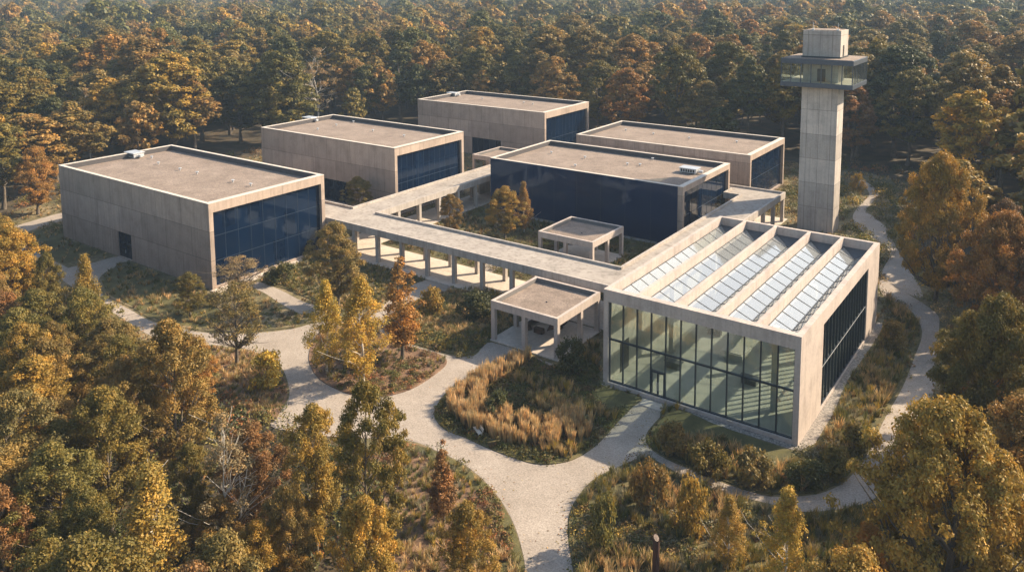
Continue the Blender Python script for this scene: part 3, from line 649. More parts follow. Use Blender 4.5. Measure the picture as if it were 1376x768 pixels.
def tubes(paths, sides=5):
    V = []; F = []; k = 0
    for pts, rad in paths:
        pts = np.asarray(pts, float); n = len(pts)
        d = np.gradient(pts, axis=0); d /= np.linalg.norm(d, axis=1, keepdims=True)+1e-9
        a = np.cross(d, [0.31, 0.77, 0.2]); a /= np.linalg.norm(a, axis=1, keepdims=True)+1e-9; b = np.cross(d, a)
        for i in range(n):
            for j in range(sides):
                t = 2*math.pi*j/sides; V.append(pts[i]+(a[i]*math.cos(t)+b[i]*math.sin(t))*rad[i])
        for i in range(n-1):
            for j in range(sides): F.append((k+i*sides+j, k+i*sides+(j+1) % sides, k+(i+1)*sides+(j+1) % sides, k+(i+1)*sides+j))
        k += n*sides
    return np.array(V), np.array(F)
PROTO = {}
def proto(key, seed, H, Rr, z0, shape, nclump, nleaf, leaf, limbs=24, trunk_r=.28, bark='bark', crf=(.17, .3), extra_twigs=0, droop=0.0, lean=.3, rise=1.0):
    rg = np.random.default_rng(seed); ph = rg.uniform(0, 6.28, 5); am = rg.uniform(.07, .24, 5)*np.array([1, 1, 1, .8, .6])
    def prof(t):
        if shape == 'oak': return np.clip(np.sin(np.pi*np.clip(t, .0, 1)**.85), 0, 1)**.55
        if shape == 'dome': return np.sqrt(np.clip(1-(np.clip((t-.35)/.65, -1, 1))**2, 0, 1))*(0.6+.4*np.clip(t/.35, 0, 1))
        if shape == 'birch': return np.clip(np.sin(np.pi*np.clip(t, 0, 1)**.7), 0, 1)**.9*(1-.25*t)
        if shape == 'cone': return (1-t)**.75*(.35+.65*np.clip(t/.18, 0, 1))
        if shape == 'fan': return (.35+.65*t**.7)*np.sqrt(np.clip(1-np.clip((t-.7)/.3, 0, 1)**2, 0, 1))
    def lobes(th, t): return 1+sum(am[k]*np.sin((k+1)*th+ph[k]+t*3*(k % 2)) for k in range(5))
    C = np.zeros((nclump, 3)); rc = np.zeros(nclump)
    for i in range(nclump):
        t = rg.beta(1.3, 1.15) if shape != 'cone' else rg.beta(1.0, 1.5)
        t = min(max(t, .02), .98); th = rg.uniform(0, 6.283); c_ = Rr*rg.uniform(*crf)
        rr = max(0, Rr*prof(np.array(t))*lobes(th, t)-c_*.7)*(rg.uniform()**.32)
        C[i] = (rr*math.cos(th), rr*math.sin(th), z0+(H-z0)*t-c_*.5); rc[i] = c_
        if shape == 'cone': rc[i] *= .55+.6*(1-t)
    wgt = rc**2/np.sum(rc**2); idx = rg.choice(nclump, nleaf, p=wgt)
    d = rg.normal(size=(nleaf, 3)); d[:, 2] = np.where(d[:, 2] < -.3, -d[:, 2]*.7, d[:, 2]); d /= np.linalg.norm(d, axis=1, keepdims=True)
    rad = rc[idx]*(rg.uniform(0, 1, nleaf)**.45)*rg.uniform(.85, 1.25, nleaf)
    sq = np.array([1.05, 1.05, .92])
    pos = C[idx]+d*rad[:, None]*sq
    if droop: pos[:, 2] -= droop*rg.uniform(0, 1, nleaf)**2*rc[idx]*3
    nrm = d*.7+rg.normal(size=(nleaf, 3))*.5+np.array([0, 0, .35])
    v, q = leaves(pos, nrm, leaf, rg)
    ct = rg.uniform(0, 1, nclump); tint = np.clip(.55*ct[idx]+.45*rg.uniform(0, 1, nleaf), 0, 1)
    crown = mesh_np('crown_'+key, v, q, M['leaf'], tint)
    # trunk and limbs
    P_ = []; top = z0+(H-z0)*(.72 if shape != 'cone' else .95); lx, ly = rg.normal(size=2)*lean
    zs = np.linspace(0, top, 8); tr = np.stack([lx*(zs/top)**2+.12*np.sin(zs*.6+ph[0]), ly*(zs/top)**2+.12*np.sin(zs*.5+ph[1]), zs], 1)
    P_.append((tr, trunk_r*(1-.86*(zs/top))+trunk_r*.35*np.exp(-zs*2.2)))
    order = rg.permutation(nclump)[:limbs]
    for i in order:
        e = C[i]; zb = min(max(e[2]-np.linalg.norm(e[:2])*rg.uniform(.5, 1.1)*rise-.3, z0*.75), top*.95); k = zb/top
        s_ = np.array([np.interp(zb, zs, tr[:, 0]), np.interp(zb, zs, tr[:, 1]), zb]); r0 = trunk_r*(1-.86*k)*.55
        L_ = np.linalg.norm(e-s_); tt = np.linspace(0, 1, 5)[:, None]
        mid = s_+(e-s_)*tt+np.array([0, 0, 1])*(np.sin(tt*np.pi)*-.06*L_)+rg.normal(size=(5, 3))*.035*L_*np.sin(tt*np.pi)
        P_.append((mid, np.linspace(r0, .025, 5)))
        for q_ in range(extra_twigs):
            s2 = mid[rg.integers(1, 4)]; dd = (e-s_)/L_+rg.normal(size=3)*.55; dd[2] = abs(dd[2])*.6+.25; l2 = L_*rg.uniform(.3, .65)
            tt2 = np.linspace(0, 1, 4)[:, None]
            P_.append((s2+dd*l2*tt2+rg.normal(size=(4, 3))*.03*l2, np.linspace(r0*.4, .012, 4)))
    tv, tf = tubes(P_); trunk = mesh_np('trunk_'+key, tv, tf, M[bark], smooth=True)
    PROTO[key] = (crown, trunk, H, Rr); return PROTO[key]
for i in range(4): proto('oak%d' % i, 20+i, 14, 4.6, 2.4, 'oak', [150, 190, 165, 140][i], 36000, .155, 40, crf=(.085, .21), lean=.6)
for i in range(2): proto('bigoak%d' % i, 30+i, 15, 8.0, 2.0, 'oak', 330, 72000, .19, 60, .42, crf=(.06, .15), lean=.6)
for i in range(2): proto('birch%d' % i, 40+i, 13, 2.9, 1.8, 'birch', 130, 15000, .14, 34, .16, 'birchbark', (.14, .28), 1, .35)
proto('cone0', 50, 8, 2.0, 1.4, 'cone', 110, 9000, .14, 34, .13, crf=(.16, .3))
proto('open0', 51, 9, 3.4, 2.6, 'oak', 90, 6500, .13, 46, .2, crf=(.12, .2), extra_twigs=3)
proto('bare0', 52, 13, 2.6, 4.0, 'birch', 50, 3200, .12, 15, .12, 'birchbark', (.12, .22), 5, rise=2.6)
proto('spire0', 53, 11, 2.6, 2.0, 'cone', 110, 8500, .15, 40, .15, crf=(.14, .26), extra_twigs=2)
for i in range(6): proto('forest%d' % i, 60+i, 21, 6.0, [5.5, 7, 4.5, 8, 6, 5][i], ['oak', 'dome', 'oak', 'birch', 'dome', 'oak'][i], [200, 170, 230, 180, 210, 190][i], 19000, .37, 26, .36, crf=(.075, .18), lean=.9)
proto('pine0', 70, 22, 4.4, 6, 'cone', 90, 6500, .42, 20, .32, crf=(.16, .3))
for i in range(4): proto('far%d' % i, 80+i, 20, 6.2, 6, ['dome', 'oak', 'dome', 'dome'][i], 95, 3000, .85, 3, .36, crf=(.10, .22))
for i in range(3): proto('bush%d' % i, 90+i, 2.0, 1.4, .1, 'dome', 40, 2600, .13, 16, .035, crf=(.2, .36), lean=.05)

def plant(name, cat, key, x, y, H, Rr, colour, label, group=None, rot=None, z=0.0, jit=.12, bark=None):
    crown, trunk, H0, R0 = PROTO[key]
    o = empty(name, (x, y, z), label, cat, group); o.rotation_euler = (0, 0, rnd.uniform(0, 6.28) if rot is None else rot)
    o.scale = (Rr/R0, Rr/R0*rnd.uniform(.92, 1.08), H/H0)
    c = bpy.data.objects.new('crown', crown); t = bpy.data.objects.new('trunk' if cat == 'tree' else 'stem', trunk)
    col = PAL[colour]; k = rnd.uniform(1-jit, 1+jit); h_ = rnd.uniform(-jit, jit)*.6
    c.color = (col[0]*k*(1+h_), col[1]*k, col[2]*k*(1-h_), 1)
    for q in (c, t): COL.objects.link(q); q.parent = o
    return o

# ---- trees one can pick out in the photograph: ground pixel, top row, half width in pixels
PLACED = []
def by_pixel(name, cat, key, bx, by_, ty, hw, colour, label, group=None):
    g = at(bx, by_); lo, hi = 0.0, 60.0
    for _ in range(40):
        m_ = (lo+hi)/2
        if pix(g[0], g[1], m_)[1] > ty: lo = m_
        else: hi = m_
    k = pix(g[0], g[1], lo*.6)[2]; Rr = hw*k/FPX
    PLACED.append((g[0], g[1], Rr)); return plant(name, cat, key, g[0], g[1], lo, Rr, colour, label, group)
T_ = 'tree'
by_pixel('tree', T_, 'oak0', 482, 291, 237, 22, 'brown olive', 'round olive brown tree in the corner between gallery and walkway roof')
by_pixel('tree', T_, 'oak1', 255, 426, 366, 23, 'olive', 'small round olive tree on the lawn before the side door gallery')
by_pixel('tree', T_, 'open0', 318, 492, 376, 44, 'brown olive', 'thin crowned tree with bare lower limbs standing in the round bark bed')
by_pixel('tree', T_, 'open0', 322, 402, 343, 34, 'tan', 'sparse tan tree against the corner of the side door gallery')
by_pixel('tree', T_, 'oak2', 455, 412, 298, 40, 'brown olive', 'large bushy golden brown tree before the navy end wall, touching the walkway')
by_pixel('birch_tree', T_, 'birch0', 441, 502, 374, 29, 'yellow', 'slimmer yellow birch of the pair in the bark bed')
by_pixel('birch_tree', T_, 'birch1', 488, 516, 370, 38, 'yellow', 'fuller yellow birch of the pair, beside the orange spire tree')
by_pixel('tree', T_, 'spire0', 540, 482, 334, 42, 'orange', 'orange tree with narrow spire top standing before the colonnade')
by_pixel('tree', T_, 'oak3', 605, 318, 261, 19, 'bronze', 'rounded orange brown tree at the far end of the courtyard under the walkway arm')
by_pixel('tree', T_, 'oak0', 679, 322, 250, 27, 'gold', 'wider golden tree of the two before the navy glass wall')
by_pixel('tree', T_, 'birch1', 704, 314, 243, 14, 'bronze', 'narrow golden brown tree of the two before the navy glass wall')
by_pixel('tree', T_, 'cone0', 597, 704, 587, 27, 'rust brown', 'young rust brown conical tree alone in the bark clearing by the path')
by_pixel('shrub', 'shrub', 'bush0', 360, 522, 470, 26, 'yellow', 'bright yellow shrub in the round bark bed under the thin tree')
by_pixel('shrub', 'shrub', 'bush1', 580, 424, 386, 17, 'gold', 'golden shrub at the path corner beside the colonnade')
by_pixel('tree', T_, 'birch0', 1055, 800, 652, 38, 'yellow', 'bright yellow sapling in the wild planting, nearest the narrow curved path')
by_pixel('tree', T_, 'birch1', 978, 765, 664, 27, 'gold', 'smaller golden sapling between the steel post and the bright yellow sapling')
by_pixel('tree', T_, 'oak2', 1165, 850, 705, 38, 'orange', 'orange sapling at the foot of the great olive gold oak')
by_pixel('tree', T_, 'oak1', 628, 845, 676, 44, 'gold', 'bushy golden tree at the lower end of the bark clearing')
by_pixel('oak_tree', T_, 'bigoak0', 1268, 850, 538, 118, 'gold', 'great olive gold oak overhanging the bend of the narrow path')
by_pixel('tree', T_, 'bigoak1', 1345, 470, 284, 62, 'orange', 'broad orange gold crowned tree at the forest edge beside the narrow path')
by_pixel('tree', T_, 'bigoak0', 1330, 640, 398, 78, 'olive', 'broad olive tree between the orange crown and the great oak')
by_pixel('tree', T_, 'forest0', 1300, 285, 122, 50, 'yellow', 'bright yellow tree standing out of the forest past the tower')
by_pixel('tree', T_, 'bigoak1', 1258, 405, 206, 52, 'gold', 'tall gold brown tree at the forest edge past the bend of the path')
by_pixel('tree', T_, 'cone0', 1270, 668, 568, 26, 'olive', 'small pointed olive tree behind the great oak, nearer the path')
by_pixel('tree', T_, 'cone0', 1322, 670, 550, 30, 'gold', 'small pointed gold tree behind the great oak, farther from the path')
by_pixel('bare_tree', T_, 'bare0', 430, 176, 64, 32, 'tan', 'tall leafless pale tree at the forest edge behind the second gallery')
by_pixel('bare_tree', T_, 'bare0', 742, 150, 62, 20, 'tan', 'thin leafless pale tree behind the farthest gallery')
by_pixel('bare_tree', T_, 'bare0', 122, 213, 118, 22, 'tan', 'leafless pale trunk behind the roof unit of the side door gallery')
by_pixel('tree', T_, 'oak2', 52, 288, 196, 30, 'orange', 'small orange tree at the meadow edge behind the side path')
FL = [('tree', 'oak0', 20, 455, 302, 46, 'gold', 'golden tree at the photo edge below the side path'),
      ('tree', 'oak1', 72, 478, 340, 27, 'olive', 'narrow olive tree between two golden ones by the side door path'),
      ('tree', 'birch0', 124, 500, 339, 27, 'gold', 'golden spire shaped tree at the end of the side door path'),
      ('tree', 'open0', 104, 500, 384, 46, 'brown olive', 'thin brown tree with dark bare trunk below the golden spire'),
      ('tree', 'oak2', 8, 520, 388, 42, 'rust brown', 'rust coloured round tree at the photo edge below the golden tree'),
      ('tree', 'oak3', 152, 560, 428, 44, 'brown olive', 'feathery brown olive tree below the thin bare trunked tree'),
      ('tree', 'oak0', 238, 650, 430, 62, 'brown olive', 'large golden brown tree whose top overlaps the wide gravel path'),
      ('bare_tree', 'bare0', 308, 775, 552, 48, 'tan', 'leafless white limbed birch among rusty crowns, nearest the path'),
      ('birch_tree', 'birch1', 215, 850, 620, 66, 'gold', 'golden birch with white trunk at the bottom of the photo'),
      ('tree', 'oak1', 428, 752, 544, 42, 'gold', 'gold crowned tree at the path edge, paired with the taller one'),
      ('tree', 'oak3', 497, 790, 512, 56, 'olive', 'tallest olive gold tree at the path edge by the bark clearing'),
      ('tree', 'oak2', 345, 730, 566, 46, 'rust brown', 'rusty low tree behind the leafless white birch'),
      ('tree', 'oak1', 60, 660, 480, 62, 'gold', 'wide golden tree in the middle of the lower wood'),
      ('tree', 'oak0', 150, 720, 520, 58, 'olive', 'olive tree in the hollow of the lower wood'),
      ('tree', 'oak2', 20, 790, 600, 60, 'brown olive', 'brown olive tree at the lower photo edge'),
      ('tree', 'oak2', 292, 790, 668, 40, 'bronze', 'low bronze tree at the foot of the leafless white birch'),
      ('tree', 'oak1', 262, 735, 596, 34, 'olive', 'narrow olive tree between the large golden brown tree and leafless birch'),
      ('tree', 'oak3', 392, 830, 652, 42, 'brown olive', 'brown olive tree below the paired gold crowned tree'),
      ('tree', 'oak0', 122, 850, 655, 50, 'olive', 'low olive tree by the golden birch at the photo bottom'),
      ('tree', 'oak0', 352, 850, 700, 44, 'gold', 'low golden tree under the leafless birch limbs'),
      ('tree', 'oak3', 500, 930, 668, 56, 'gold', 'golden tree at the very bottom beside the tallest olive gold tree')]
for nm, key, bx_, by2, ty_, hw, c_, lb in FL: by_pixel(nm, T_, key, bx_, by2, ty_, hw, c_, lb)

# ---- the wood: jittered grid, every tree in view a thing, the far wood one mass
def edge_dist(pts, poly):
    pts = np.asarray(pts); best = np.full(len(pts), 1e9)
    for i in range(len(poly)):
        a = np.array(poly[i-1][:2]); b_ = np.array(poly[i][:2]); d = b_-a; L2 = d@d+1e-9
        t = np.clip(((pts-a)@d)/L2, 0, 1); best = np.minimum(best, np.linalg.norm(pts-(a+t[:, None]*d), axis=1))
    return best
PLACED_BARE = 1e9
ZONES = [([(1235, 118), (1350, 118), (1350, 210), (1235, 210)], 208), ([(1180, 200), (1376, 200), (1376, 420), (1180, 420)], 150), ([(422, 60), (442, 60), (442, 120), (422, 120)], 300)]
KEEP = [(85, 225), (230, 190), (1075, 185), (1075, 40), (1140, 40), (1140, 245), (1185, 262), (1178, 300), (1215, 345), (1264, 420), (1266, 500), (1250, 560), (1215, 590), (1180, 610), (1165, 680), (1130, 740), (1120, 768), (560, 900),
        (560, 768), (556, 600), (505, 512), (430, 540), (395, 545), (340, 560), (300, 530), (290, 470), (235, 425), (185, 440), (150, 400), (125, 335), (80, 335), (50, 318), (15, 300), (20, 275), (80, 262)]
def grid(step, xr, yr, seed):
    rg = np.random.default_rng(seed); X, Y = np.meshgrid(np.arange(*xr, step), np.arange(*yr, step))
    p = np.stack([X.ravel(), Y.ravel()], 1)+rg.uniform(-.42, .42, (X.size, 2))*step; return p
pts = grid(12.6, (-900, 300), (-150, 1100), 5); p2 = grid(5.4, (-170, 80), (-90, 62), 15)
isf = lambda p: ((p[:, 0] > -2) & (p[:, 1] < 62)) | (p[:, 1] < -12)
pts = np.concatenate([pts[~isf(pts)], p2[isf(p2)]])
dc = pts-CAM[:2]; dist = np.linalg.norm(dc, axis=1); fwd = dc@(_fw[:2]/np.linalg.norm(_fw[:2])); lat = dc@_rt[:2]
ok = (~inside(pts, CLEAR)) & (edge_dist(pts, CLEAR) > 3.0) & (fwd > 12)
pts = pts[ok]; cands = []
rg = np.random.default_rng(9)
for (x, y) in pts:
    d = math.hypot(x-CAM[0], y-CAM[1])
    front = (x > -2 and y < 62) or y < -12
    H = rg.uniform(10.5, 14.5) if front and y < -12 else rg.uniform(12, 17) if front else 18+15*rg.beta(1.6, 1.8)
    Rr = H*(rg.uniform(.25, .31) if front else rg.uniform(.28, .38))
    if not front and edge_dist([(x, y)], CLEAR)[0] < 9: H *= rg.uniform(.65, 1.0)
    if front:
        if d < 42 or any(math.hypot(x-a, y-b_) < .52*(Rr+r_) for a, b_, r_ in PLACED): continue
        bad = False; sh = _rt*Rr*.85
        for q in ((x, y, H), (x+sh[0], y+sh[1], H*.7), (x-sh[0], y-sh[1], H*.7), (x, y, H*.5), (x+sh[0], y+sh[1], H*.45), (x-sh[0], y-sh[1], H*.45)):
            u_, v_, k_ = pix(*q)
            if k_ > 0 and (inside([(u_, v_)], KEEP)[0] or (d < PLACED_BARE and inside([(u_, v_)], [(262, 540), (350, 540), (352, 690), (262, 690)])[0])): bad = True; break
        if bad: continue
    elif any(math.hypot(x-CAM[0], y-CAM[1]) < lim and inside([(pix(x+_rt[0]*Rr*a_, y+_rt[1]*Rr*a_, H*b_)[:2])], zn)[0] for zn, lim in ZONES for a_, b_ in ((0, 1), (-.8, .7), (.8, .7), (0, .6))): continue
    elif any(math.hypot(x-a, y-b_) < .6*(Rr+r_) for a, b_, r_ in PLACED): continue
    u_, v_, k_ = pix(x, y, H*.85)
    if k_ < 5 or not -700 < u_ < 2100: continue
    if k_ > 0 and v_ > 1150: continue
    vis = -30 < u_ < 1406 and v_ < 800
    cands.append((k_/H, x, y, H, Rr, front, vis, u_, v_, k_))
cands.sort()
def hidden(c):
    # wholly behind a gallery roof?
    return False
COLN = ['olive', 'brown olive', 'bronze', 'mid green', 'dark green', 'rust brown', 'orange', 'gold']
WGT = [.26, .24, .14, .15, .05, .02, .03, .11]; WF = [.19, .27, .14, .05, .0, .05, .08, .22]
MARKS = [((-112, 2), 'side door gallery'), ((-114, 48), 'low window gallery'), ((-115, 105), 'farthest gallery'), ((-56, 96), 'blank roofed gallery'),
         ((-19, 77), 'lookout tower'), ((-11, 18), 'glass hall'), ((-40, -30), 'gravel path')]
used = {}
ind = [c for c in cands if c[6]][:255]; indset = set(id(c) for c in ind)
for c in ind:
    k0, x, y, H, Rr, front, vis, u_, v_, k_ = c
    ci = rg.choice(8, p=WF if front else WGT); colour = COLN[ci]
    if not front and rg.uniform() < .07: key = 'pine0'; colour = 'dark green'; Rr *= .75; H *= 1.08
    else: key = ('oak%d' % rg.integers(4)) if front else ('forest%d' % rg.integers(6))
    size = 'tall ' if H > 27 else 'low ' if H < 21 else ''
    if front: size = 'tall ' if H > 13.5 else 'low ' if H < 11.5 else ''
    dd = float(edge_dist([(x, y)], CLEAR)[0])
    row = 'at the wood edge' if dd < 11 else 'in the second rank' if dd < 22 else 'deeper in the wood' if dd < 45 else 'far back'
    mk = min(MARKS, key=lambda m_: math.hypot(m_[0][0]-x, m_[0][1]-y))[1]
    kind = 'pine' if key == 'pine0' else ('slender tree' if Rr/H < .28 else 'broad tree' if Rr/H > .31 else 'tree')
    lab = '%s%s %s %s, nearest %s' % (size, colour, kind, row, mk)
    plant('pine_tree' if kind == 'pine' else 'tree', 'tree', key, x, y, H, Rr, colour, lab, lab.replace(' nearest', ' trees near') if 0 else None)
    used.setdefault(lab, []).append(bpy.context.scene.collection.objects[-1] if 0 else None)
for o in list(COL.objects):                                   # look-alike trees share a group
    if o.get('category') == 'tree' and 'nearest' in o['label'] and len(used.get(o['label'], [])) > 1: o['group'] = 'wood: '+o['label']

def forest_mass(name, label, P_, H_, kinds, seed):
    rg = np.random.default_rng(seed); n = len(P_); me = bpy.data.meshes.new(name)
    me.vertices.add(n); me.vertices.foreach_set('co', np.concatenate([P_, np.zeros((n, 1))], 1).astype(np.float32).ravel()); me.update()
    def attr(nm, ty, vals, f='value'):
        a = me.attributes.new(nm, ty, 'POINT'); a.data.foreach_set(f, vals)
    attr('kindno', 'INT', rg.integers(0, len(kinds), n).astype(np.int32))
    rot = np.zeros((n, 3), np.float32); rot[:, 2] = rg.uniform(0, 6.28, n); attr('rotv', 'FLOAT_VECTOR', rot.ravel(), 'vector')
    q_ = rg.choice([.72, .9, 1.05, 1.3], n, p=[.2, .35, .3, .15]); s = np.stack([H_/20*rg.uniform(.8, 1.15, n)*q_]*2+[H_/20*(.55+.45*q_)*rg.uniform(.85, 1.15, n)], 1).astype(np.float32); attr('sclv', 'FLOAT_VECTOR', s.ravel(), 'vector')
    o = bpy.data.objects.new(name, me); COL.objects.link(o); o['kind'] = 'stuff'; o['label'] = label
    ng = bpy.data.node_groups.new(name, 'GeometryNodeTree'); ng.interface.new_socket('Geometry', in_out='INPUT', socket_type='NodeSocketGeometry')
    ng.interface.new_socket('Geometry', in_out='OUTPUT', socket_type='NodeSocketGeometry')
    N, L = ng.nodes, ng.links; gi = N.new('NodeGroupInput'); go = N.new('NodeGroupOutput'); jn = N.new('GeometryNodeJoinGeometry')
    for crown, trunk in reversed(kinds):
        a = N.new('GeometryNodeObjectInfo'); a.inputs[0].default_value = crown; b_ = N.new('GeometryNodeObjectInfo'); b_.inputs[0].default_value = trunk
        sm = N.new('GeometryNodeSetMaterial'); sm.inputs['Material'].default_value = M['forestleaf']; L.new(a.outputs['Geometry'], sm.inputs['Geometry'])
        j2 = N.new('GeometryNodeJoinGeometry'); L.new(sm.outputs[0], j2.inputs[0]); L.new(b_.outputs['Geometry'], j2.inputs[0])
        g2 = N.new('GeometryNodeGeometryToInstance'); L.new(j2.outputs[0], g2.inputs[0]); L.new(g2.outputs[0], jn.inputs[0])
    ip = N.new('GeometryNodeInstanceOnPoints'); L.new(gi.outputs[0], ip.inputs['Points']); L.new(jn.outputs[0], ip.inputs['Instance'])
    ip.inputs['Pick Instance'].default_value = True
    for nm, ty, sk in (('kindno', 'INT', 'Instance Index'), ('rotv', 'FLOAT_VECTOR', 'Rotation'), ('sclv', 'FLOAT_VECTOR', 'Scale')):
        na = N.new('GeometryNodeInputNamedAttribute'); na.data_type = ty; na.inputs[0].default_value = nm
        L.new(na.outputs['Attribute'], ip.inputs[sk])
    L.new(ip.outputs[0], go.inputs[0]); md = o.modifiers.new('wood', 'NODES'); md.node_group = ng
    return o
# far individuals carry the coarse crowns; the same meshes serve the mass behind them
far_src = []
rest = [c for c in cands if id(c) not in indset and c[9] > 105]
for i in range(4):
    c = ind[-1-i*3]; fx, fy = c[1]+3.5, c[2]+3.5
    o = plant('tree', 'tree', 'far%d' % i, fx, fy, c[3]*.95, c[4]*.95, COLN[i*2], '%s tree filling a gap between crowns deep in the wood' % COLN[i*2])
    ch = {q.name.split('.')[0]: q for q in o.children}; far_src.append((ch['crown'], ch['trunk']))
P1 = np.array([(c[1], c[2]) for c in rest]); H1 = np.array([c[3] for c in rest])
far = grid(16.0, (-2600, 500), (200, 3300), 6); dc = far-CAM[:2]; dist = np.linalg.norm(dc, axis=1)
ang = np.arctan2(dc@_rt[:2], dc@(_fw[:2]/np.linalg.norm(_fw[:2])))
outer = ~((far[:, 0] > -900) & (far[:, 0] < 300) & (far[:, 1] < 1100))
far = far[outer & (np.abs(ang) < .68) & (dist < 2600)]
H2 = np.random.default_rng(3).uniform(20, 32, len(far))*1.3
forest_mass('forest', 'autumn forest stretching to the hazy horizon', np.concatenate([P1, far]), np.concatenate([H1, H2]), far_src, 12)
print('individual', len(ind), 'mass', len(P1), len(far), 'placed', len(PLACED))

# ------------------------------------------------------------------ beds: grasses and low shrubs
class Cover:
    def __init__(s, seed): s.V = []; s.F = []; s.C = []; s.T = []; s.k = 0; s.rg = np.random.default_rng(seed)
    def _add(s, v, q, col, t): s.V.append(v); s.F.append(q+s.k); s.k += len(v); s.C.append(col); s.T.append(t)
    def tufts(s, P_, blades, h, spread, wid, colours, z=0.1, plume=False):
        rg = s.rg; n = len(P_)
        if n == 0: return
        N_ = n*blades; base = np.repeat(P_, blades, 0); th = rg.uniform(0, 6.283, N_)
        hh = np.repeat(rg.uniform(.65, 1.15, n), blades)*h*rg.uniform(.6, 1.1, N_); sp = spread*rg.uniform(.1, 1, N_)*(hh/h)
        b0 = np.stack([base[:, 0]+.12*spread*np.cos(th), base[:, 1]+.12*spread*np.sin(th), np.full(N_, z-.04)], 1)
        tip = b0+np.stack([sp*np.cos(th), sp*np.sin(th), hh], 1); mid = b0+(tip-b0)*np.array([.45, .45, .62])
        sd_ = np.stack([-np.sin(th+.6), np.cos(th+.6), np.zeros(N_)], 1)*wid*rg.uniform(.6, 1.2, N_)[:, None]
        wm = 1.5 if plume else .9; wb = .35 if plume else .8
        v = np.stack([b0-sd_*wb, b0+sd_*wb, mid+sd_*wm, mid-sd_*wm, tip+sd_*.35, tip-sd_*.35], 1).reshape(-1, 3)
        i = np.arange(N_)*6; q = np.concatenate([np.stack([i, i+1, i+2, i+3], 1), np.stack([i+3, i+2, i+4, i+5], 1)])
        cc = np.array(colours)[rg.integers(0, len(colours), n)]; cc = np.repeat(cc, blades, 0); t = rg.uniform(.2, .9, N_)
        s._add(v, q, np.concatenate([cc, cc]), np.concatenate([t, t]))
    def bushes(s, P_, nl, r, colours, leaf=.12, z=0.1, flat=.75):
        rg = s.rg; n = len(P_)
        if n == 0: return
        N_ = n*nl; rr = np.repeat(r*rg.uniform(.55, 1.25, n), nl); d = rg.normal(size=(N_, 3)); d[:, 2] = np.abs(d[:, 2]); d /= np.linalg.norm(d, axis=1, keepdims=True)
        bump = 1+.25*np.sin(d[:, 0]*7+np.repeat(rg.uniform(0, 6, n), nl))*np.cos(d[:, 1]*6)
        pos = np.repeat(np.concatenate([P_, np.full((n, 1), z)], 1), nl, 0)+d*(rr*bump*rg.uniform(.55, 1.05, N_))[:, None]*np.array([1, 1, flat*1.15])
        v, q = leaves(pos, d+rg.normal(size=(N_, 3))*.5, leaf, rg, 1.7)
        cc = np.repeat(np.array(colours)[rg.integers(0, len(colours), n)], nl, 0)
        t = np.clip(np.repeat(rg.uniform(0, 1, n), nl)*.4+rg.uniform(0, .7, N_), 0, 1); s._add(v, q, cc, t)
    def build(s, name, label):
        me = mesh_np(name, np.concatenate(s.V), np.concatenate(s.F), M['cover'], np.concatenate(s.T), np.concatenate(s.C))
        o = bpy.data.objects.new(name, me); COL.objects.link(o); o['kind'] = 'stuff'; o['label'] = label; return o
def scatter(poly, dens, seed, avoid=(), margin=.25):
    p = np.array(poly); lo, hi = p.min(0)[:2], p.max(0)[:2]; rg = np.random.default_rng(seed)
    n = int((hi[0]-lo[0])*(hi[1]-lo[1])*dens); q = rg.uniform(lo, hi, (n, 2)); q = q[inside(q, poly)]
    if margin: q = q[edge_dist(q, poly) > margin]
    for a in avoid: q = q[~inside(q, a)]
    return q
def clumpy(P_, scale, thr, seed):
    rg = np.random.default_rng(seed); a = rg.uniform(0, 6.28, 8); k = rg.normal(size=(8, 2))/scale
    f = sum(np.sin(P_@k[i]+a[i]) for i in range(8))/2.8; return f > thr
cG = dict(tan=(.52, .34, .16), straw=(.40, .285, .135), olive=(.175, .15, .045), dk=(.065, .068, .026), yel=(.36, .25, .05), brn=(.20, .125, .06), grn=(.12, .125, .035), gry=(.23, .205, .13), rust=(.28, .13, .055))
# feather grass bed
E_ = BEDS['E']; lawnE = gpoly([(812, 521), (862, 534), (845, 552), (808, 552), (795, 528)], False)
band = gpoly([(598, 545), (610, 528), (645, 505), (690, 487), (716, 484), (700, 498), (660, 520), (655, 540), (675, 560), (720, 570), (775, 560), (800, 562), (795, 590), (770, 602), (730, 608), (690, 603), (650, 588), (615, 572)])
c = Cover(1); q = scatter(band, 3.0, 1); c.tufts(q, 60, 1.9, .5, .03, [(.58, .40, .20), cG['tan'], (.50, .36, .18), (.60, .43, .24)], plume=True)
c.build('feather_grass', 'tall tan feather grass in the bed before the pavilion')
c = Cover(2); q = scatter(E_, 3.2, 2, (band, lawnE)); m_ = clumpy(q, 2.2, -.1, 3)
c.bushes(q[m_], 60, .72, [cG['dk'], cG['olive'], cG['brn'], cG['grn']]); c.tufts(q[~m_], 30, 1.2, .5, .03, [cG['olive'], cG['straw'], cG['straw'], cG['yel'], cG['tan']])
q = scatter(E_, 3, 4, (lawnE,), .1); c.tufts(q, 16, .45, .35, .03, [cG['olive'], cG['brn'], cG['grn']])
strip = scatter(gpoly([(590, 560), (600, 575), (655, 600), (725, 622), (785, 608), (830, 566), (815, 575), (780, 600), (725, 612), (660, 595), (605, 570)]), 4, 5)
c.tufts(strip, 16, .4, .35, .03, [cG['grn'], cG['brn'], cG['rust']]); c.build('bed_planting', 'dark shrubs and grasses behind the feather grass')
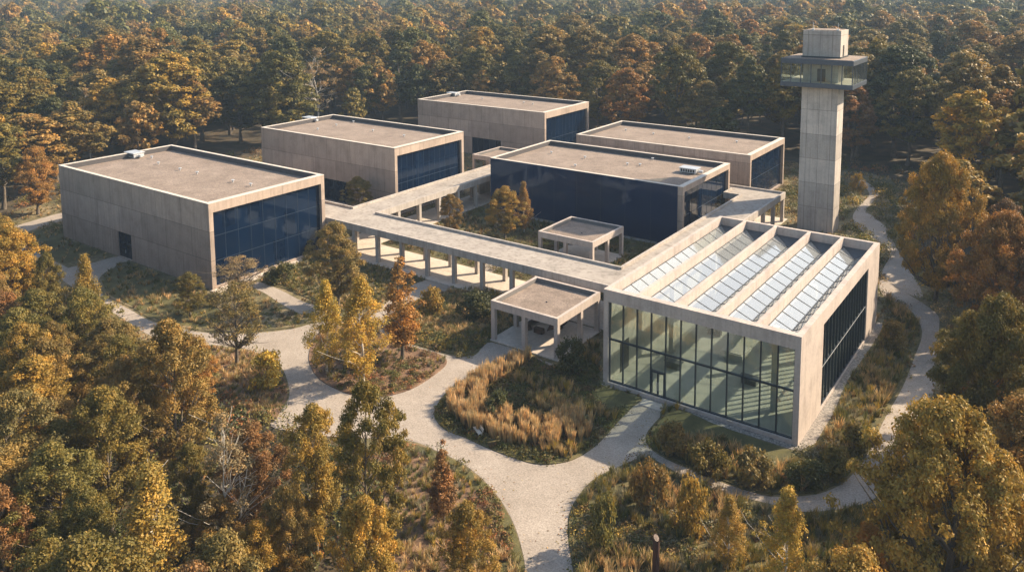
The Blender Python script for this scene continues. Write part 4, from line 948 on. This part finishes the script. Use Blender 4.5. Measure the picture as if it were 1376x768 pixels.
# wild bed at the near side
lawnF = gpoly([(905, 550), (886, 566), (878, 580), (915, 592), (950, 590), (990, 600), (1020, 625), (1050, 630), (1078, 612), (1000, 585)], False)
for key, seed, mixk in (('G', 10, 'g'), ('F', 20, 'f'), ('D', 30, 'd'), ('B', 40, 'b'), ('A', 50, 'a'), ('C', 60, 'c'), ('I', 70, 'c'), ('H', 80, 'h')):
    P_ = BEDS[key]; av = (lawnF,) if key == 'F' else (); c = Cover(seed)
    dn = {'g': 2.9, 'f': 2.6, 'd': 2.8, 'b': 2.6, 'a': .9, 'c': 2.4, 'h': 3.2}[mixk]
    q = scatter(P_, dn, seed, av, .3); m_ = clumpy(q, 2.4, .0, seed); m2 = clumpy(q, 3.4, .25, seed+1)
    if key == 'G': v_ = np.array([pix(a[0], a[1], 0)[1] < 830 and pix(a[0], a[1], 0)[0] < 1420 for a in q]); q, m_, m2 = q[v_], m_[v_], m2[v_]
    bc = {'g': ['olive', 'yel', 'grn', 'gry', 'brn', 'olive'], 'f': ['olive', 'dk', 'gry', 'olive', 'brn'], 'd': ['dk', 'olive', 'brn', 'yel', 'grn'], 'b': ['olive', 'dk', 'gry', 'brn'],
          'a': ['olive', 'brn', 'grn'], 'c': ['rust', 'brn', 'grn', 'olive'], 'h': ['brn', 'rust', 'olive']}[mixk]
    c.bushes(q[m_ & ~m2], 60, .8 if mixk in 'gfd' else .55, [cG[k] for k in bc])
    c.tufts(q[~m_ & ~m2], 30, 1.0 if mixk in 'gfd' else .6, .55, .024, [cG[k] for k in ('straw', 'olive', 'grn', 'yel', 'gry', 'olive')])
    c.tufts(q[m2], 30, 1.3 if mixk in 'gf' else .7, .75, .026, [cG[k] for k in ('straw', 'tan', 'olive')], plume=mixk in 'gf')
    if mixk in 'gfdb':
        q = scatter(P_, 2.5, seed+3, av, .05)
        if key == 'G': q = q[[pix(a[0], a[1], 0)[1] < 830 for a in q]]
        c.tufts(q, 14, .4, .35, .03, [cG[k] for k in ('olive', 'brn', 'grn', 'straw')])
    c.build('bed_planting', {'G': 'wild olive and straw planting along the bottom path', 'F': 'shrubs and grasses between glass hall and narrow path', 'D': 'dense shrubs between colonnade and pavilion',
                             'B': 'low planting between navy end wall and colonnade', 'A': 'dry grass before the side door gallery', 'C': 'rusty ground cover under the yellow birches',
                             'I': 'rusty ground cover in the round bed', 'H': 'sparse brown cover in the bark clearing'}[key])
# courtyard and remaining meadow
c = Cover(90); q = scatter([(-82, 22.5), (-33.5, 22.5), (-33.5, 50.6), (-82, 50.6)], 1.3, 90, ([(-53.6, 31.2), (-42.5, 31.2), (-42.5, 42.2), (-53.6, 42.2)],)); m_ = clumpy(q, 3, .1, 91)
c.bushes(q[m_], 50, .8, [cG[k] for k in ('dk', 'olive', 'grn', 'brn')]); c.tufts(q[~m_], 20, .8, .5, .035, [cG[k] for k in ('olive', 'dk', 'brn', 'straw')])
q = scatter([(-42, 24), (-34.5, 24), (-34.5, 30), (-42, 34)], 1.2, 92); c.bushes(q, 60, .9, [cG['yel'], cG['olive']]); c.build('courtyard_planting', 'dark shrubs and grass in the courtyard')
boxes = [(-137, -86, -10, 15), (-137, -92, 36, 60), (-139, -92, 92.5, 117), (-80.5, -35, 50.5, 76), (-79, -34.5, 83.5, 108.5), (-24.5, 1.5, -2, 37.6), (-113, -25, 13, 22.5), (-90, -82, 22, 91), (-33, -25, 22, 81), (-42, -30, 1, 13.4), (-23, -15, 74.5, 80), (-101, -89, 71, 83)]
BX = [[(a, e_), (b_, e_), (b_, f_), (a, f_)] for a, b_, e_, f_ in boxes]
PTH = [PATH, PATH2, PATH3, PATH4]
c = Cover(100); q = scatter(CLEAR, .55, 100, BX+PTH+list(BEDS.values())+[[(-82.6, 22), (-33, 22), (-33, 52), (-82.6, 52)]], 0)
m_ = clumpy(q, 6, .25, 101); c.bushes(q[m_], 45, 1.0, [cG[k] for k in ('olive', 'brn', 'straw', 'grn')], .16); c.tufts(q[~m_], 14, .6, .6, .045, [cG[k] for k in ('straw', 'olive', 'brn', 'tan')])
c.build('meadow_grass', 'dry meadow grass between the galleries and the wood')
c = Cover(110); tb = gpoly([(1128, 310), (1128, 250), (1146, 246), (1160, 262), (1146, 280), (1130, 300)]); tb2 = gpoly([(1175, 250), (1190, 300), (1210, 335), (1250, 390), (1262, 400), (1230, 330), (1200, 260)])
for pl_, sd2 in ((tb, 111), (tb2, 112), ([(-15, 58), (-4, 58), (-6, 92), (-14, 92)], 113), ([(-34, 84), (-24, 82), (-22, 118), (-33, 120)], 114)):
    q = scatter(pl_, .35, sd2, PTH+BX); c.bushes(q, 110, 1.5, [cG[k] for k in ('olive', 'yel', 'grn', 'gry')], .22)
q = scatter([(-180, -60), (40, -60), (40, 140), (-180, 140)], .05, 115, [CLEAR]); q = q[edge_dist(q, CLEAR) < 10]; c.bushes(q, 130, 1.7, [cG[k] for k in ('olive', 'brn', 'grn', 'rust')], .22, z=0)
q = scatter([(-150, -85), (55, -85), (55, 62), (-150, 62)], .22, 116, [CLEAR]); q = q[isf(q)]; q = q[[(-60 < pix(a[0], a[1], 0)[0] < 1440 and pix(a[0], a[1], 0)[1] < 1000) for a in q]]
c.bushes(q, 90, 1.7, [cG[k] for k in ('olive', 'brn', 'dk', 'grn', 'dk')], .24, z=0)
c.build('undergrowth', 'low bushes along the forest edge and behind the tower')

# fallen leaves on and beside the paths
rg_ = np.random.default_rng(77); q = scatter(PATH, 3.0, 77, (), 0); ed = edge_dist(q, PATH); q = q[(rg_.uniform(size=len(q)) < np.exp(-ed/.8)+.05)]
q2 = scatter(PATH2, 3.0, 78, (), 0); q2 = q2[rg_.uniform(size=len(q2)) < .3]; q = np.concatenate([q, q2]); n = len(q)
c = Cover(78); v, f_ = leaves(np.concatenate([q, np.full((n, 1), .05)], 1), np.array([0, 0, 1.0])+rg_.normal(size=(n, 3))*.25, .13, rg_, 1.3)
c._add(v, f_, np.array([cG['rust'], cG['yel'], cG['brn'], cG['tan']])[rg_.integers(0, 4, n)], rg_.uniform(.2, .8, n)); c.build('fallen_leaves', 'fallen autumn leaves along the path edges')
# single shrubs that stand out
SH = [(668, 560, 522, 20, 'dark green', 'dark green shrub in the shade of the pavilion bed, nearest the feather grass'), (770, 500, 452, 24, 'dark green', 'dark green shrub against the pavilion corner column'),
      (905, 610, 565, 22, 'brown olive', 'brown shrub in shade at the doorstep end of the hall bed'), (950, 640, 590, 26, 'olive', 'olive shrub in the middle of the hall bed, beside the lawn'),
      (1010, 655, 600, 26, 'brown olive', 'brown olive shrub by the lawn corner near the narrow path'), (1085, 655, 615, 28, 'mid green', 'round green shrub before the corner of the glass hall'),
      (1120, 640, 598, 24, 'olive', 'olive shrub right of the round green one by the pebble strip end'), (875, 690, 615, 26, 'bronze', 'tall bronze shrub at the tip of the wild planting'),
      (812, 740, 660, 24, 'olive', 'olive shrub at the path side of the wild planting'), (925, 720, 640, 26, 'gold', 'golden green shrub between the steel marker and narrow path'),
      (640, 430, 392, 24, 'dark green', 'dark shrub touching the colonnade floor'), (545, 440, 405, 20, 'olive', 'olive shrub at the path side before the golden shrub'),
      (1148, 610, 570, 22, 'olive', 'olive shrub halfway along the side of the glass hall'), (1200, 470, 430, 20, 'brown olive', 'brown olive shrub near the far corner of the glass hall'),
      (380, 380, 350, 20, 'mid green', 'green shrub against the navy end wall of the side door gallery'), (1152, 262, 232, 10, 'gold', 'golden shrub behind the tower by the forest path')]
for bx_, by2, ty_, hw, c_, lb in SH: by_pixel('shrub', 'shrub', 'bush%d' % (bx_ % 3), bx_, by2, ty_, hw, c_, lb, 'shrubs in the planting beds')

# ------------------------------------------------------------------ air
hz = MB().box(-2900, 600, -260, 3400, -1.2, 58).build('haze', M['litter'], kind='stuff')
hm = bpy.data.materials.new('haze_air'); hm.use_nodes = True; N = hm.node_tree.nodes; N.clear()
out = N.new('ShaderNodeOutputMaterial'); pv = N.new('ShaderNodeVolumePrincipled'); pv.inputs['Color'].default_value = (.58, .76, .97, 1)
pv.inputs['Density'].default_value = 0.0002; pv.inputs['Anisotropy'].default_value = 0.0; hm.node_tree.links.new(pv.outputs[0], out.inputs['Volume'])
hz.data.materials.clear(); hz.data.materials.append(hm); hz['label'] = 'pale autumn haze over the forest'
